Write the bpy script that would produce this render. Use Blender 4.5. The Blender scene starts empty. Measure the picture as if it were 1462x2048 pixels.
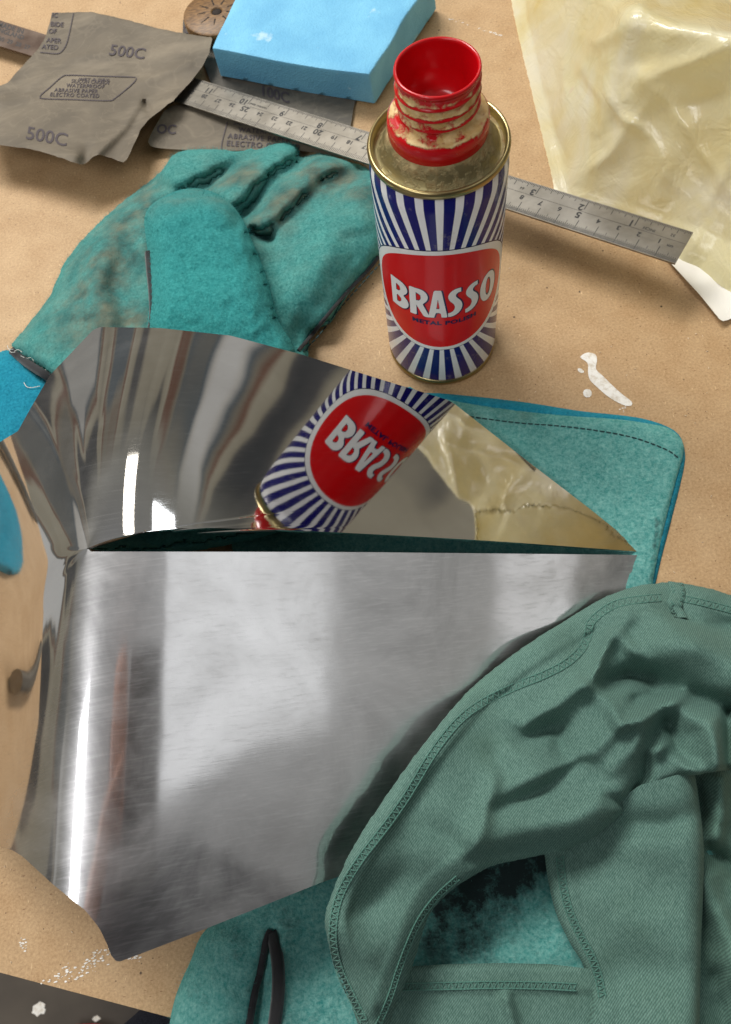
import bpy, bmesh, math, random
import numpy as np
from mathutils import Vector, Matrix
from mathutils.geometry import delaunay_2d_cdt

random.seed(7)
RNG = np.random.default_rng(7)
SC = bpy.context.scene
COL = SC.collection
PI = math.pi

# ------------------------------------------------------------------ camera
W, H, F = 1462.0, 2048.0, 1654.53
PITCH, ROLL, CAMZ = math.radians(65.69), math.radians(-13.12), 341.72     # mm above the bench
_c, _s, _cr, _sr = math.cos(PITCH), math.sin(PITCH), math.cos(ROLL), math.sin(ROLL)
FWD = np.array([0, _c, -_s])
_up = np.array([0, _s, _c]); _rt = np.array([1.0, 0, 0])
RIGHT = _cr * _rt + _sr * _up
UP = -_sr * _rt + _cr * _up
CAM = np.array([0, 0, CAMZ])
cd = bpy.data.cameras.new('camera')
cam = bpy.data.objects.new('camera', cd)
COL.objects.link(cam)
cam.matrix_world = Matrix(((RIGHT[0], UP[0], -FWD[0], 0), (RIGHT[1], UP[1], -FWD[1], 0),
                           (RIGHT[2], UP[2], -FWD[2], CAMZ * 1e-3), (0, 0, 0, 1)))
cd.sensor_fit = 'VERTICAL'; cd.sensor_height = 36.0; cd.lens = F / H * 36.0
cd.clip_start = 0.005; cd.clip_end = 50
cd.dof.use_dof = True; cd.dof.focus_distance = 0.315; cd.dof.aperture_fstop = 26.0
SC.camera = cam

# ------------------------------------------------------------------ world and lamps
SC.view_settings.view_transform = 'Standard'; SC.view_settings.look = 'None'
SC.view_settings.exposure = 0.0; SC.view_settings.gamma = 1.0
wd = bpy.data.worlds.new('World'); SC.world = wd; wd.use_nodes = True
wn = wd.node_tree.nodes; wl = wd.node_tree.links
bg = wn['Background']; bg.inputs['Strength'].default_value = 0.80
tc = wn.new('ShaderNodeTexCoord'); sx = wn.new('ShaderNodeSeparateXYZ'); wl.new(tc.outputs['Generated'], sx.inputs[0])
rp = wn.new('ShaderNodeValToRGB'); rp.color_ramp.interpolation = 'LINEAR'
mpz = wn.new('ShaderNodeMapRange'); mpz.inputs[1].default_value = -1; mpz.inputs[2].default_value = 1
wl.new(sx.outputs['Z'], mpz.inputs[0]); wl.new(mpz.outputs[0], rp.inputs[0])
els = rp.color_ramp.elements
els[0].position = 0.0; els[0].color = (0.10, 0.085, 0.07, 1)
els[1].position = 0.47; els[1].color = (0.16, 0.145, 0.125, 1)
for p_, c_ in ((0.53, (0.24, 0.22, 0.17, 1)), (0.70, (0.27, 0.26, 0.21, 1)), (0.80, (0.31, 0.31, 0.30, 1)), (1.0, (0.38, 0.38, 0.38, 1))):
    e_ = els.new(p_); e_.color = c_
# the unseen workshop: plain walls with blurred furniture, boards and doors below ceiling height
at2 = wn.new('ShaderNodeMath'); at2.operation = 'ARCTAN2'; wl.new(sx.outputs['X'], at2.inputs[0]); wl.new(sx.outputs['Y'], at2.inputs[1])
cmb = wn.new('ShaderNodeCombineXYZ'); wl.new(at2.outputs[0], cmb.inputs[0]); wl.new(sx.outputs['Z'], cmb.inputs[1])
wnz = wn.new('ShaderNodeTexNoise'); wnz.inputs['Scale'].default_value = 5.0; wl.new(cmb.outputs[0], wnz.inputs['Vector'])
wmx = wn.new('ShaderNodeMix'); wmx.data_type = 'RGBA'; wmx.blend_type = 'ADD'; wmx.inputs['Factor'].default_value = .10
wl.new(cmb.outputs[0], wmx.inputs[6]); wl.new(wnz.outputs['Color'], wmx.inputs[7])
wmp = wn.new('ShaderNodeMapping'); wmp.inputs['Scale'].default_value = (5.0, 2.6, 1); wmp.inputs['Location'].default_value = (11.6, 2.9, 0); wl.new(wmx.outputs[2], wmp.inputs[0])
vor = wn.new('ShaderNodeTexVoronoi'); vor.inputs['Scale'].default_value = 1.0; vor.feature = 'SMOOTH_F1'; vor.inputs['Smoothness'].default_value = .4; vor.distance = 'CHEBYCHEV'
wl.new(wmp.outputs[0], vor.inputs['Vector'])
vsp = wn.new('ShaderNodeSeparateXYZ'); wl.new(vor.outputs['Color'], vsp.inputs[0])
vrp = wn.new('ShaderNodeValToRGB'); wl.new(vsp.outputs[0], vrp.inputs[0]); ve = vrp.color_ramp.elements
ve[0].position = .12; ve[0].color = (.06, .062, .062, 1); ve[1].position = .95; ve[1].color = (.66, .66, .63, 1)
for p_, c_ in ((.26, (.085, .083, .08, 1)), (.34, (.30, .27, .20, 1)), (.52, (.36, .33, .25, 1)), (.60, (.16, .08, .055, 1)), (.70, (.22, .195, .15, 1)), (.80, (.10, .12, .13, 1)), (.88, (.52, .50, .45, 1))):
    e_ = ve.new(p_); e_.color = c_
lowm = wn.new('ShaderNodeMapRange'); lowm.inputs[1].default_value = .50; lowm.inputs[2].default_value = .38; lowm.interpolation_type = 'SMOOTHSTEP'; wl.new(sx.outputs['Z'], lowm.inputs[0])
mu = wn.new('ShaderNodeMix'); mu.data_type = 'RGBA'; wl.new(lowm.outputs[0], mu.inputs['Factor'])
wl.new(rp.outputs[0], mu.inputs[6]); wl.new(vrp.outputs[0], mu.inputs[7]); wl.new(mu.outputs[2], bg.inputs['Color'])


def area_lamp(name, loc, size, power, color, target):
    """a ceiling fluorescent panel of the workshop, or an added fill panel"""
    d = bpy.data.lights.new(name, 'AREA'); d.shape = 'RECTANGLE'; d.size, d.size_y = size
    d.energy = power; d.color = color
    ob = bpy.data.objects.new(name, d); COL.objects.link(ob); ob.location = loc
    ob.rotation_euler = (Vector(target) - Vector(loc)).to_track_quat('-Z', 'Y').to_euler()
    return ob


area_lamp('ceiling_or_fill_lamp', (1.38, -0.45, 1.9), (0.95, 1.1), 3.5, (0.95, 0.98, 1.0), (1.38, -0.45, 0))
area_lamp('ceiling_or_fill_lamp', (3.3, -0.3, 1.9), (0.7, 1.4), 3.5, (0.97, 0.98, 1.0), (3.3, -0.3, 0))  # fill lamp put far right for more light, clear of the bright patch
area_lamp('ceiling_or_fill_lamp', (-0.7, 1.5, 1.9), (1.5, 0.6), 76, (1.0, 0.97, 0.92), (-0.7, 1.5, 0))
area_lamp('ceiling_or_fill_lamp', (-1.35, -1.0, 1.9), (0.6, 1.7), 30, (0.98, 0.98, 1.0), (-1.35, -1.0, 0))  # front fill lamp added to brighten the whites of the can
area_lamp('ceiling_or_fill_lamp', (0.32, 2.75, 1.75), (0.32, 0.8), 6, (1.0, 0.93, 0.80), (0.32, 2.75, 0))
area_lamp('ceiling_or_fill_lamp', (1.1, 2.4, 1.75), (0.36, 0.8), 7, (0.93, 0.97, 1.0), (1.1, 2.4, 0))


# ------------------------------------------------------------------ geometry helpers (all in millimetres)
def rays(px):
    px = np.asarray(px, float).reshape(-1, 2)
    return FWD + np.outer((px[:, 0] - W / 2) / F, RIGHT) - np.outer((px[:, 1] - H / 2) / F, UP)


def ats(px, z):
    """points of the place, at height z, seen in direction px"""
    d = rays(px); z = np.broadcast_to(np.asarray(z, float), (len(d),))
    return CAM + d * ((z - CAMZ) / d[:, 2])[:, None]


def at(x, y, z=0.0):
    return ats([(x, y)], z)[0]


def pip(pts, poly):
    pts = np.asarray(pts); poly = np.asarray(poly)
    x, y = pts[:, 0], pts[:, 1]; ins = np.zeros(len(pts), bool)
    for (x1, y1), (x2, y2) in zip(poly, np.roll(poly, -1, 0)):
        if y1 == y2: continue
        c = ((y1 > y) != (y2 > y)) & (x < (x2 - x1) * (y - y1) / (y2 - y1) + x1)
        ins ^= c
    return ins


def segdist(pts, line, vals=None):
    """distance of pts to polyline (and interpolated value at the nearest point)"""
    pts = np.asarray(pts, float); line = np.asarray(line, float)
    best = np.full(len(pts), 1e18); bv = np.zeros(len(pts))
    for i in range(len(line) - 1):
        a, b = line[i], line[i + 1]; ab = b - a; l2 = max((ab ** 2).sum(), 1e-12)
        t = np.clip(((pts - a) @ ab) / l2, 0, 1)
        d = ((pts - a - t[:, None] * ab) ** 2).sum(1)
        m = d < best; best[m] = d[m]
        if vals is not None: bv[m] = (vals[i] + (vals[i + 1] - vals[i]) * t)[m]
    return (np.sqrt(best), bv) if vals is not None else np.sqrt(best)


def smooth_line(p, n=6, closed=False):
    """Catmull-Rom through the points"""
    p = np.asarray(p, float); out = []
    N = len(p)
    for i in range(N if closed else N - 1):
        if closed: a, b, c, d = p[(i - 1) % N], p[i], p[(i + 1) % N], p[(i + 2) % N]
        else: a, b, c, d = p[max(i - 1, 0)], p[i], p[i + 1], p[min(i + 2, N - 1)]
        for k in range(n):
            t = k / n
            out.append(0.5 * (2 * b + (c - a) * t + (2 * a - 5 * b + 4 * c - d) * t * t + (3 * b - a - 3 * c + d) * t ** 3))
    if not closed: out.append(p[-1])
    return np.array(out)


def resample(poly, step, closed=True):
    poly = np.asarray(poly, float)
    q = np.vstack([poly, poly[:1]]) if closed else poly
    L = np.r_[0, np.cumsum(np.linalg.norm(np.diff(q, axis=0), axis=1))]
    n = max(int(L[-1] / step), 4)
    s = np.linspace(0, L[-1], n + 1)[: n if closed else n + 1]
    return np.stack([np.interp(s, L, q[:, k]) for k in range(q.shape[1])], 1)


def cdt(poly, step, holes=()):
    """triangulated interior of a polygon: returns verts (n,2), tris, boundary vert count"""
    loops = [resample(poly, step)] + [resample(h, step) for h in holes]
    bnd = np.vstack(loops); edges = []; k = 0
    for l in loops:
        n = len(l); edges += [(k + i, k + (i + 1) % n) for i in range(n)]; k += n
    lo, hi = loops[0].min(0), loops[0].max(0)
    gx, gy = np.meshgrid(np.arange(lo[0], hi[0], step), np.arange(lo[1], hi[1], step * 0.866))
    gx = gx + (np.arange(gx.shape[0]) % 2)[:, None] * step * 0.5
    g = np.stack([gx.ravel(), gy.ravel()], 1)
    g += RNG.uniform(-.12, .12, g.shape) * step
    m = pip(g, loops[0])
    for h in loops[1:]: m &= ~pip(g, h)
    g = g[m]
    dmin = np.full(len(g), 1e9)
    for l in loops: dmin = np.minimum(dmin, segdist(g, np.vstack([l, l[:1]])))
    g = g[dmin > step * 0.55]
    allp = np.vstack([bnd, g])
    vo, eo, fo = delaunay_2d_cdt([Vector(v) for v in allp], edges, [], 1, 1e-6)[:3]
    vv = np.array([tuple(v) for v in vo]); ff = np.array([f for f in fo if len(f) == 3])
    if holes:
        cen = vv[ff].mean(1); keep = np.ones(len(ff), bool)
        for h in loops[1:]: keep &= ~pip(cen, h)
        ff = ff[keep]
    return vv, ff


def vnoise(p, scale, seed=0, octaves=1):
    """smooth 2-D value noise in -1..1"""
    p = np.asarray(p, float) / scale; out = np.zeros(len(p)); amp = 1; tot = 0
    for o in range(octaves):
        r = np.random.default_rng(seed + o * 17); tab = r.uniform(-1, 1, (64, 64))
        q = p * 2 ** o; i = np.floor(q).astype(int); f = q - i; f = f * f * (3 - 2 * f)
        a = tab[i[:, 0] % 64, i[:, 1] % 64]; b = tab[(i[:, 0] + 1) % 64, i[:, 1] % 64]
        c = tab[i[:, 0] % 64, (i[:, 1] + 1) % 64]; d = tab[(i[:, 0] + 1) % 64, (i[:, 1] + 1) % 64]
        out += amp * ((a * (1 - f[:, 0]) + b * f[:, 0]) * (1 - f[:, 1]) + (c * (1 - f[:, 0]) + d * f[:, 0]) * f[:, 1])
        tot += amp; amp *= .5
    return out / tot


def sstep(a, b, x):
    t = np.clip((np.asarray(x, float) - a) / (b - a), 0, 1); return t * t * (3 - 2 * t)


# ------------------------------------------------------------------ object helpers
def mesh_obj(name, verts_mm, faces, mat, parent=None, smooth=True, mats=None):
    me = bpy.data.meshes.new(name)
    me.from_pydata((np.asarray(verts_mm, float) * 1e-3).tolist(), [], [tuple(int(i) for i in f) for f in faces])
    me.validate(); me.update()
    me.materials.append(mat)
    if smooth: me.polygons.foreach_set('use_smooth', [True] * len(me.polygons))
    ob = bpy.data.objects.new(name, me); COL.objects.link(ob)
    if parent is not None:
        ob.parent = parent; ob.matrix_parent_inverse = Matrix.Translation(-parent.location) if not parent.get('local') else Matrix.Identity(4)
    return ob


def thing(name, label, cat, loc_mm=(0, 0, 0), group=None, local=False, rotz=0.0):
    ob = bpy.data.objects.new(name, None); COL.objects.link(ob)
    ob.location = tuple(np.asarray(loc_mm, float) * 1e-3); ob.empty_display_size = 0.02
    if local: ob['local'] = True; ob.rotation_euler = (0, 0, rotz)
    tag(ob, label, cat, group)
    return ob


def tag(ob, label=None, cat=None, group=None, kind=None):
    if label: ob['label'] = label
    if cat: ob['category'] = cat
    if group: ob['group'] = group
    if kind: ob['kind'] = kind
    return ob


def box_mesh(cx, cy, cz, sx_, sy_, sz_):
    v = [(cx + a * sx_ / 2, cy + b * sy_ / 2, cz + c * sz_ / 2) for c in (-1, 1) for b in (-1, 1) for a in (-1, 1)]
    f = [(0, 2, 3, 1), (4, 5, 7, 6), (0, 1, 5, 4), (2, 6, 7, 3), (0, 4, 6, 2), (1, 3, 7, 5)]
    return v, f


def join(ms):
    V, Fc = [], []
    for v, f in ms:
        k = len(V); V += [tuple(q) for q in v]; Fc += [tuple(i + k for i in g) for g in f]
    return V, Fc


def lathe(profile, n=96, close=False):
    v, f = [], []
    for r, z in profile:
        for k in range(n):
            a = 2 * PI * k / n; v.append((r * math.cos(a), r * math.sin(a), z))
    m = len(profile)
    for i in range(m - 1):
        for k in range(n):
            f.append((i * n + k, i * n + (k + 1) % n, (i + 1) * n + (k + 1) % n, (i + 1) * n + k))
    return v, f


def strip(line3, normal3, width, thick, sag=0.0):
    """flat band along a 3-D polyline"""
    L = np.asarray(line3, float); n = len(L)
    T = np.gradient(L, axis=0); T /= np.linalg.norm(T, axis=1)[:, None]
    N = np.broadcast_to(np.asarray(normal3, float), L.shape)
    S = np.cross(T, N); S /= np.linalg.norm(S, axis=1)[:, None] + 1e-12
    w = np.broadcast_to(np.asarray(width, float), (n,))
    rows = []
    prof = [(-.5, -1), (-.5, -.2), (-.42, .35), (-.2, .85), (0, 1), (.2, .85), (.42, .35), (.5, -.2), (.5, -1)]
    for a, b in prof: rows.append(L + S * (a * w)[:, None] + N * (b * thick))
    V = np.vstack(rows); f = []
    for j in range(len(prof) - 1):
        for i in range(n - 1): f.append((j * n + i, j * n + i + 1, (j + 1) * n + i + 1, (j + 1) * n + i))
    return V, f


def tube(line3, rad, k=8):
    L = np.asarray(line3, float); n = len(L)
    rad = np.broadcast_to(np.asarray(rad, float), (n,))
    T = np.gradient(L, axis=0); T /= np.linalg.norm(T, axis=1)[:, None] + 1e-12
    ref = np.array([0.13, 0.21, 0.97]); A = np.cross(T, ref); A /= np.linalg.norm(A, axis=1)[:, None] + 1e-12
    B = np.cross(T, A)
    V = np.vstack([L + rad[:, None] * (A * math.cos(2 * PI * j / k) + B * math.sin(2 * PI * j / k)) for j in range(k)])
    f = [(j * n + i, j * n + i + 1, ((j + 1) % k) * n + i + 1, ((j + 1) % k) * n + i) for j in range(k) for i in range(n - 1)]
    return V, f


def sheet(name, poly_px, zf, mat, parent=None, step=14, thick=0.3, holes=(), attr=None, close_to=None, disp=None, split=None):
    """surface over a px polygon with height zf(px) above the bench, given real thickness"""
    vv, ff = cdt(poly_px, step, holes)
    top = ats(vv, zf(vv))
    nb = len(vv)
    low = ats(vv, close_to(vv)) if close_to is not None else top + rays(vv) * thick
    # orient triangles upward
    a = top[ff]; nrm = np.cross(a[:, 1] - a[:, 0], a[:, 2] - a[:, 0])[:, 2]
    ff = np.where((nrm < 0)[:, None], ff[:, ::-1], ff)
    if disp is not None:
        a = top[ff]; fn_ = np.cross(a[:, 1] - a[:, 0], a[:, 2] - a[:, 0]); vn = np.zeros_like(top)
        for k in range(3): np.add.at(vn, ff[:, k], fn_)
        vn /= np.linalg.norm(vn, axis=1)[:, None] + 1e-12
        top = top + vn * disp(vv)[:, None]; low = top - vn * thick
    e = {}
    for t in ff:
        for i in range(3):
            k = (int(t[i]), int(t[(i + 1) % 3])); e[k] = 1
    side = [(b, a_, a_ + nb, b + nb) for (a_, b) in e if (b, a_) not in e]
    faces = [tuple(t) for t in ff] + [tuple(t[::-1] + nb) for t in ff] + side
    ob = mesh_obj(name, np.vstack([top, low]), faces, mat, parent) if thick > 0 else mesh_obj(name, top, ff, mat, parent)
    if split is None: split = close_to is None
    if split: ob.modifiers.new('crisp', 'EDGE_SPLIT').split_angle = math.radians(60)
    if attr is not None:
        for an, fn in attr.items():
            at_ = ob.data.attributes.new(an, 'FLOAT', 'POINT')
            val = np.asarray(fn(vv), float); at_.data.foreach_set('value', np.r_[val, val])
    return ob


def text_mesh(s, size=1.0, bold=0.0, spacing=1.0, shear=0.0, align='LEFT'):
    cu = bpy.data.curves.new('print', 'FONT'); cu.body = s; cu.size = size; cu.offset = bold; cu.space_character = spacing
    cu.shear = shear; cu.align_x = align; cu.resolution_u = 3; cu.fill_mode = 'FRONT'
    ob = bpy.data.objects.new('print', cu); COL.objects.link(ob)
    dg = bpy.context.evaluated_depsgraph_get(); dg.update()
    me = bpy.data.meshes.new_from_object(ob.evaluated_get(dg))
    v = np.array([tuple(q.co) for q in me.vertices]); f = [tuple(p.vertices) for p in me.polygons]
    COL.objects.unlink(ob); bpy.data.objects.remove(ob); bpy.data.curves.remove(cu); bpy.data.meshes.remove(me)
    return v, f


def print_on(name, s, org, xv, yv, zf, mat, parent, bold=0.02, lift=0.35, spacing=1.0, shear=0.0):
    """flat lettering on a sheet: org / xv / yv are px per text unit"""
    v, f = text_mesh(s, 1.0, bold, spacing, shear)
    p = np.asarray(org, float) + np.outer(v[:, 0], xv) + np.outer(v[:, 1], yv)
    P = ats(p, zf(p) + lift)
    ob = mesh_obj(name, P, f, mat, parent, smooth=False)
    fix_up(ob)
    return ob


def fix_up(ob):
    me = ob.data
    if sum(p.normal.z for p in me.polygons) < 0: me.flip_normals()


# ------------------------------------------------------------------ materials
def lin(r, g, b):
    f = lambda c: (c / 255) / 12.92 if c / 255 <= .04045 else ((c / 255 + .055) / 1.055) ** 2.4
    return (f(r), f(g), f(b), 1)


class M:
    """small node-building helper"""
    def __init__(s, name):
        s.m = bpy.data.materials.new(name); s.m.use_nodes = True
        s.t = s.m.node_tree; s.n = s.t.nodes; s.l = s.t.links; s.b = s.n['Principled BSDF']
        s.tc = s.n.new('ShaderNodeTexCoord')
    def set(s, **k):
        for a, v in k.items(): s.b.inputs[a.replace('_', ' ')].default_value = v
        return s
    def mapping(s, scale=(1, 1, 1), rot=(0, 0, 0), coord='Object'):
        m = s.n.new('ShaderNodeMapping'); m.inputs['Scale'].default_value = scale; m.inputs['Rotation'].default_value = rot
        s.l.new(s.tc.outputs[coord], m.inputs[0]); return m.outputs[0]
    def noise(s, scale, detail=3, vec=None, rough=.55, dist=0):
        n = s.n.new('ShaderNodeTexNoise'); n.inputs['Scale'].default_value = scale; n.inputs['Detail'].default_value = detail
        n.inputs['Roughness'].default_value = rough; n.inputs['Distortion'].default_value = dist
        s.l.new(vec if vec is not None else s.tc.outputs['Object'], n.inputs['Vector']); return n.outputs['Fac']
    def voro(s, scale, vec=None, feat='F1'):
        n = s.n.new('ShaderNodeTexVoronoi'); n.inputs['Scale'].default_value = scale; n.feature = feat
        s.l.new(vec if vec is not None else s.tc.outputs['Object'], n.inputs['Vector']); return n.outputs['Distance']
    def ramp(s, fac, stops):
        r = s.n.new('ShaderNodeValToRGB'); e = r.color_ramp.elements
        e[0].position, e[0].color = stops[0]; e[1].position, e[1].color = stops[-1]
        for p, c in stops[1:-1]: q = e.new(p); q.color = c
        s.l.new(fac, r.inputs[0]); return r.outputs[0]
    def mrange(s, fac, a, b, c=0., d=1.):
        r = s.n.new('ShaderNodeMapRange')
        for i, v in enumerate((a, b, c, d)): r.inputs[i + 1].default_value = v
        s.l.new(fac, r.inputs[0]); return r.outputs[0]
    def mix(s, fac, a, b, mode='MIX'):
        r = s.n.new('ShaderNodeMix'); r.data_type = 'RGBA'; r.blend_type = mode
        for sock, v in (('Factor', fac), ('A', a), ('B', b)):
            i = r.inputs[sock] if sock == 'Factor' else [q for q in r.inputs if q.name == sock and q.type == 'RGBA'][0]
            if isinstance(v, (int, float)): i.default_value = v
            elif isinstance(v, tuple): i.default_value = v
            else: s.l.new(v, i)
        return [q for q in r.outputs if q.type == 'RGBA'][0]
    def math(s, op, a, b=0.0):
        r = s.n.new('ShaderNodeMath'); r.operation = op
        for i, v in enumerate((a, b)):
            if isinstance(v, (int, float)): r.inputs[i].default_value = v
            else: s.l.new(v, r.inputs[i])
        return r.outputs[0]
    def attr(s, name):
        a = s.n.new('ShaderNodeAttribute'); a.attribute_name = name; return a.outputs['Fac']
    def sep(s, vec=None):
        x = s.n.new('ShaderNodeSeparateXYZ'); s.l.new(vec if vec is not None else s.tc.outputs['Object'], x.inputs[0]); return x.outputs
    def col(s, v): s.l.new(v, s.b.inputs['Base Color']); return s
    def to(s, sock, v): s.l.new(v, s.b.inputs[sock]); return s
    def bump(s, h, strength=.3, dist=.0005, prev=None):
        b = s.n.new('ShaderNodeBump'); b.inputs['Strength'].default_value = strength; b.inputs['Distance'].default_value = dist
        s.l.new(h, b.inputs['Height'])
        if prev is not None: s.l.new(prev, b.inputs['Normal'])
        s.l.new(b.outputs[0], s.b.inputs['Normal']); return b.outputs[0]


def plain(name, col, rough=.5, metal=0., **k):
    m = M(name); m.set(Base_Color=col, Roughness=rough, Metallic=metal, **k); return m.m


def make_mats():
    R = {}
    # hardboard bench top
    m = M('hardboard'); big = m.noise(9, 4); med = m.noise(60, 5); fine = m.noise(900, 4, rough=.7)
    fib = m.noise(1.0, 2, vec=m.mapping((350, 1500, 300), (0, 0, .5)))
    c = m.ramp(big, [(.3, lin(168, 139, 101)), (.7, lin(193, 162, 121))])
    c = m.mix(m.mrange(med, .35, .7), c, lin(160, 126, 84)); c = m.mix(.46, c, m.ramp(fine, [(.3, lin(134, 102, 66)), (.7, lin(212, 178, 134))]))
    c = m.mix(m.mrange(fib, .66, .74), c, lin(120, 84, 52))
    spk = m.voro(260); c = m.mix(m.mrange(spk, .085, .05), c, lin(92, 66, 42)); spk2 = m.voro(70); c = m.mix(m.mrange(spk2, .05, .03), c, lin(80, 58, 38)); c = m.mix(m.mrange(m.noise(1, 2, vec=m.mapping((900, 240, 300), (0, 0, 1.1))), .68, .76), c, lin(214, 184, 142))
    stain = m.noise(14, 6, rough=.65); c = m.mix(m.mrange(stain, .64, .8, 0, .35), c, lin(122, 94, 64))
    m.col(c).set(Roughness=.62); m.bump(fine, .18, .0003); R['board'] = m.m
    # concrete floor
    m = M('concrete'); c = m.ramp(m.noise(6, 6), [(.3, lin(52, 46, 40)), (.7, lin(86, 78, 68))]); m.col(c).set(Roughness=.8); R['concrete'] = m.m
    m = M('white_paint'); n_ = m.noise(300, 5, rough=.7); m.col(m.ramp(n_, [(.3, lin(196, 184, 164)), (.55, lin(232, 229, 222))])).set(Roughness=.7); m.bump(n_, .6, .0006); R['paint'] = m.m
    # foam
    m = M('blue_foam'); cell = m.voro(900); c = m.mix(m.mrange(m.noise(40, 4), .35, .7), lin(104, 173, 210), lin(122, 191, 223))
    c = m.mix(m.mrange(m.noise(70, 5), .66, .74, 0, .5), c, lin(214, 232, 238))
    m.col(c).set(Roughness=.75); c2 = m.mix(m.mrange(cell, .0, .35, .35, 0), c, lin(70, 140, 186)); m.col(c2); m.bump(m.math('ADD', cell, m.noise(160, 4)), .5, .0005); R['foam'] = m.m
    # abrasive paper, back side
    for nm, a, b, d in (('abrasive', (84, 76, 64), (112, 102, 86), (146, 134, 114)), ('abrasive_dark', (66, 63, 57), (92, 87, 78), (140, 132, 116))):
        m = M(nm); c = m.ramp(m.noise(28, 5, rough=.6), [(.3, lin(*a)), (.7, lin(*b))])
        cr = m.noise(34, 3, dist=1.2); cr2 = m.math('ABSOLUTE', m.math('SUBTRACT', cr, .5))
        c = m.mix(m.mrange(cr2, .02, .0, 0, .16), c, lin(*d)); c = m.mix(m.mrange(m.noise(1, 5, vec=m.mapping((14, 40, 14), (0, 0, .7)), rough=.65), .5, .75, 0, .6), c, lin(*d))
        m.col(c).set(Roughness=.72); m.bump(m.noise(1400, 3), .15, .0002); R[nm] = m.m
    R['ink'] = plain('purple_black_ink', lin(66, 58, 62), .7)
    # steel rule
    m = M('rule_steel'); br = m.noise(1, 3, vec=m.mapping((120, 2600, 120)))
    c = m.ramp(m.noise(60, 4), [(.3, lin(126, 121, 112)), (.7, lin(154, 149, 140))])
    m.col(c).set(Metallic=1.0); m.to('Roughness', m.mrange(br, .3, .7, .30, .46)); m.bump(br, .05, .0002); R['rule'] = m.m
    m = M('rule_dark'); c = m.ramp(m.noise(70, 5), [(.3, lin(74, 60, 52)), (.7, lin(112, 98, 88))]); m.col(c).set(Metallic=.8, Roughness=.42); R['rule_dark'] = m.m
    R['engrave'] = plain('engraved_black', lin(44, 42, 42), .6)
    # turned wood
    m = M('turned_wood'); gr = m.noise(1, 4, vec=m.mapping((260, 900, 260), (0, 0, .4)))
    c = m.ramp(gr, [(.3, lin(76, 52, 28)), (.7, lin(140, 104, 60))]); m.col(c).set(Roughness=.5); m.bump(gr, .2, .0004); R['wood'] = m.m
    R['slot'] = plain('saw_kerf_shade', lin(34, 24, 16), .85)  # near-black brown standing in for shade in the cuts and hole
    # plastic bag
    m = M('yellow_film'); a = m.noise(20, 4, dist=.6)
    c = m.ramp(a, [(.25, lin(236, 220, 156)), (.5, lin(246, 239, 198)), (.75, lin(251, 249, 232))])
    pk = m.noise(38, 2); c = m.mix(m.mrange(pk, .73, .78, 0, .35), c, lin(232, 164, 178))
    wr2 = m.math('ABSOLUTE', m.math('SUBTRACT', m.noise(1.0, 5, vec=m.mapping((95, 26, 60), (0, 0, .6)), rough=.5, dist=.9), .5))
    wr3 = m.math('ABSOLUTE', m.math('SUBTRACT', m.noise(1.0, 4, vec=m.mapping((30, 110, 70), (0, 0, .2)), dist=.8), .5))
    m.col(c).set(Roughness=.2, Coat_Weight=.5, Coat_Roughness=.1, Specular_IOR_Level=.5)
    p = m.bump(wr2, .45, .003); p = m.bump(wr3, .3, .0025, p)
    tl = m.n.new('ShaderNodeBsdfTranslucent'); m.l.new(c, tl.inputs['Color']); m.l.new(p, tl.inputs['Normal'])
    mx = m.n.new('ShaderNodeMixShader'); mx.inputs[0].default_value = .42; m.l.new(m.b.outputs[0], mx.inputs[1]); m.l.new(tl.outputs[0], mx.inputs[2]); m.l.new(mx.outputs[0], m.n['Material Output'].inputs['Surface']); R['bag'] = m.m
    R['white_film'] = plain('white_film', lin(236, 234, 228), .35)
    # suede
    def suede(nm, c1, c2, c3):
        m = M(nm); n1 = m.noise(24, 4); n2 = m.noise(700, 4, rough=.75); n3 = m.noise(170, 4, rough=.7)
        c = m.ramp(n1, [(.3, lin(*c1)), (.7, lin(*c2))])
        c = m.mix(m.mrange(n3, .45, .75, 0, .4), c, lin(*c3))
        c = m.mix(.34, c, m.ramp(n2, [(.32, lin(c1[0] * .45, c1[1] * .55, c1[2] * .55)), (.7, lin(min(c3[0] * 1.3 + 20, 255), min(c3[1] * 1.12, 255), min(c3[2] * 1.12, 255)))]))
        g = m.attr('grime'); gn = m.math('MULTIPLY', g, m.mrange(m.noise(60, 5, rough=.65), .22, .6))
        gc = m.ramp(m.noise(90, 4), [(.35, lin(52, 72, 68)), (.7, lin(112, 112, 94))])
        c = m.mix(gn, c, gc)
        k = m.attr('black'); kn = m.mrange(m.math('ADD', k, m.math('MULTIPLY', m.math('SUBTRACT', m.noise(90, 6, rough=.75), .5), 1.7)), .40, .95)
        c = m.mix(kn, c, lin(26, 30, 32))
        m.col(c).set(Roughness=.95, Specular_IOR_Level=.15, Sheen_Weight=.35, Sheen_Roughness=.6, Sheen_Tint=lin(120, 215, 208))
        p = m.bump(n3, .45, .0012); m.bump(n2, .6, .0008, p); return m.m
    R['suede'] = suede('teal_suede', (30, 114, 112), (42, 140, 136), (90, 176, 168))
    R['suede_pale'] = suede('faded_teal_suede', (52, 138, 134), (70, 160, 154), (128, 194, 186))
    R['suede_bright'] = suede('bright_teal_suede', (22, 112, 114), (28, 130, 130), (58, 158, 154))
    R['suede_blue'] = suede('blue_suede', (0, 108, 138), (8, 128, 156), (30, 150, 172))
    R['binding'] = plain('black_binding', lin(24, 24, 27), .85, Sheen_Weight=.3)
    R['thread_dark'] = plain('dark_thread', lin(30, 62, 64), .8)
    R['thread_white'] = plain('white_thread', lin(214, 214, 206), .8)
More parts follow.
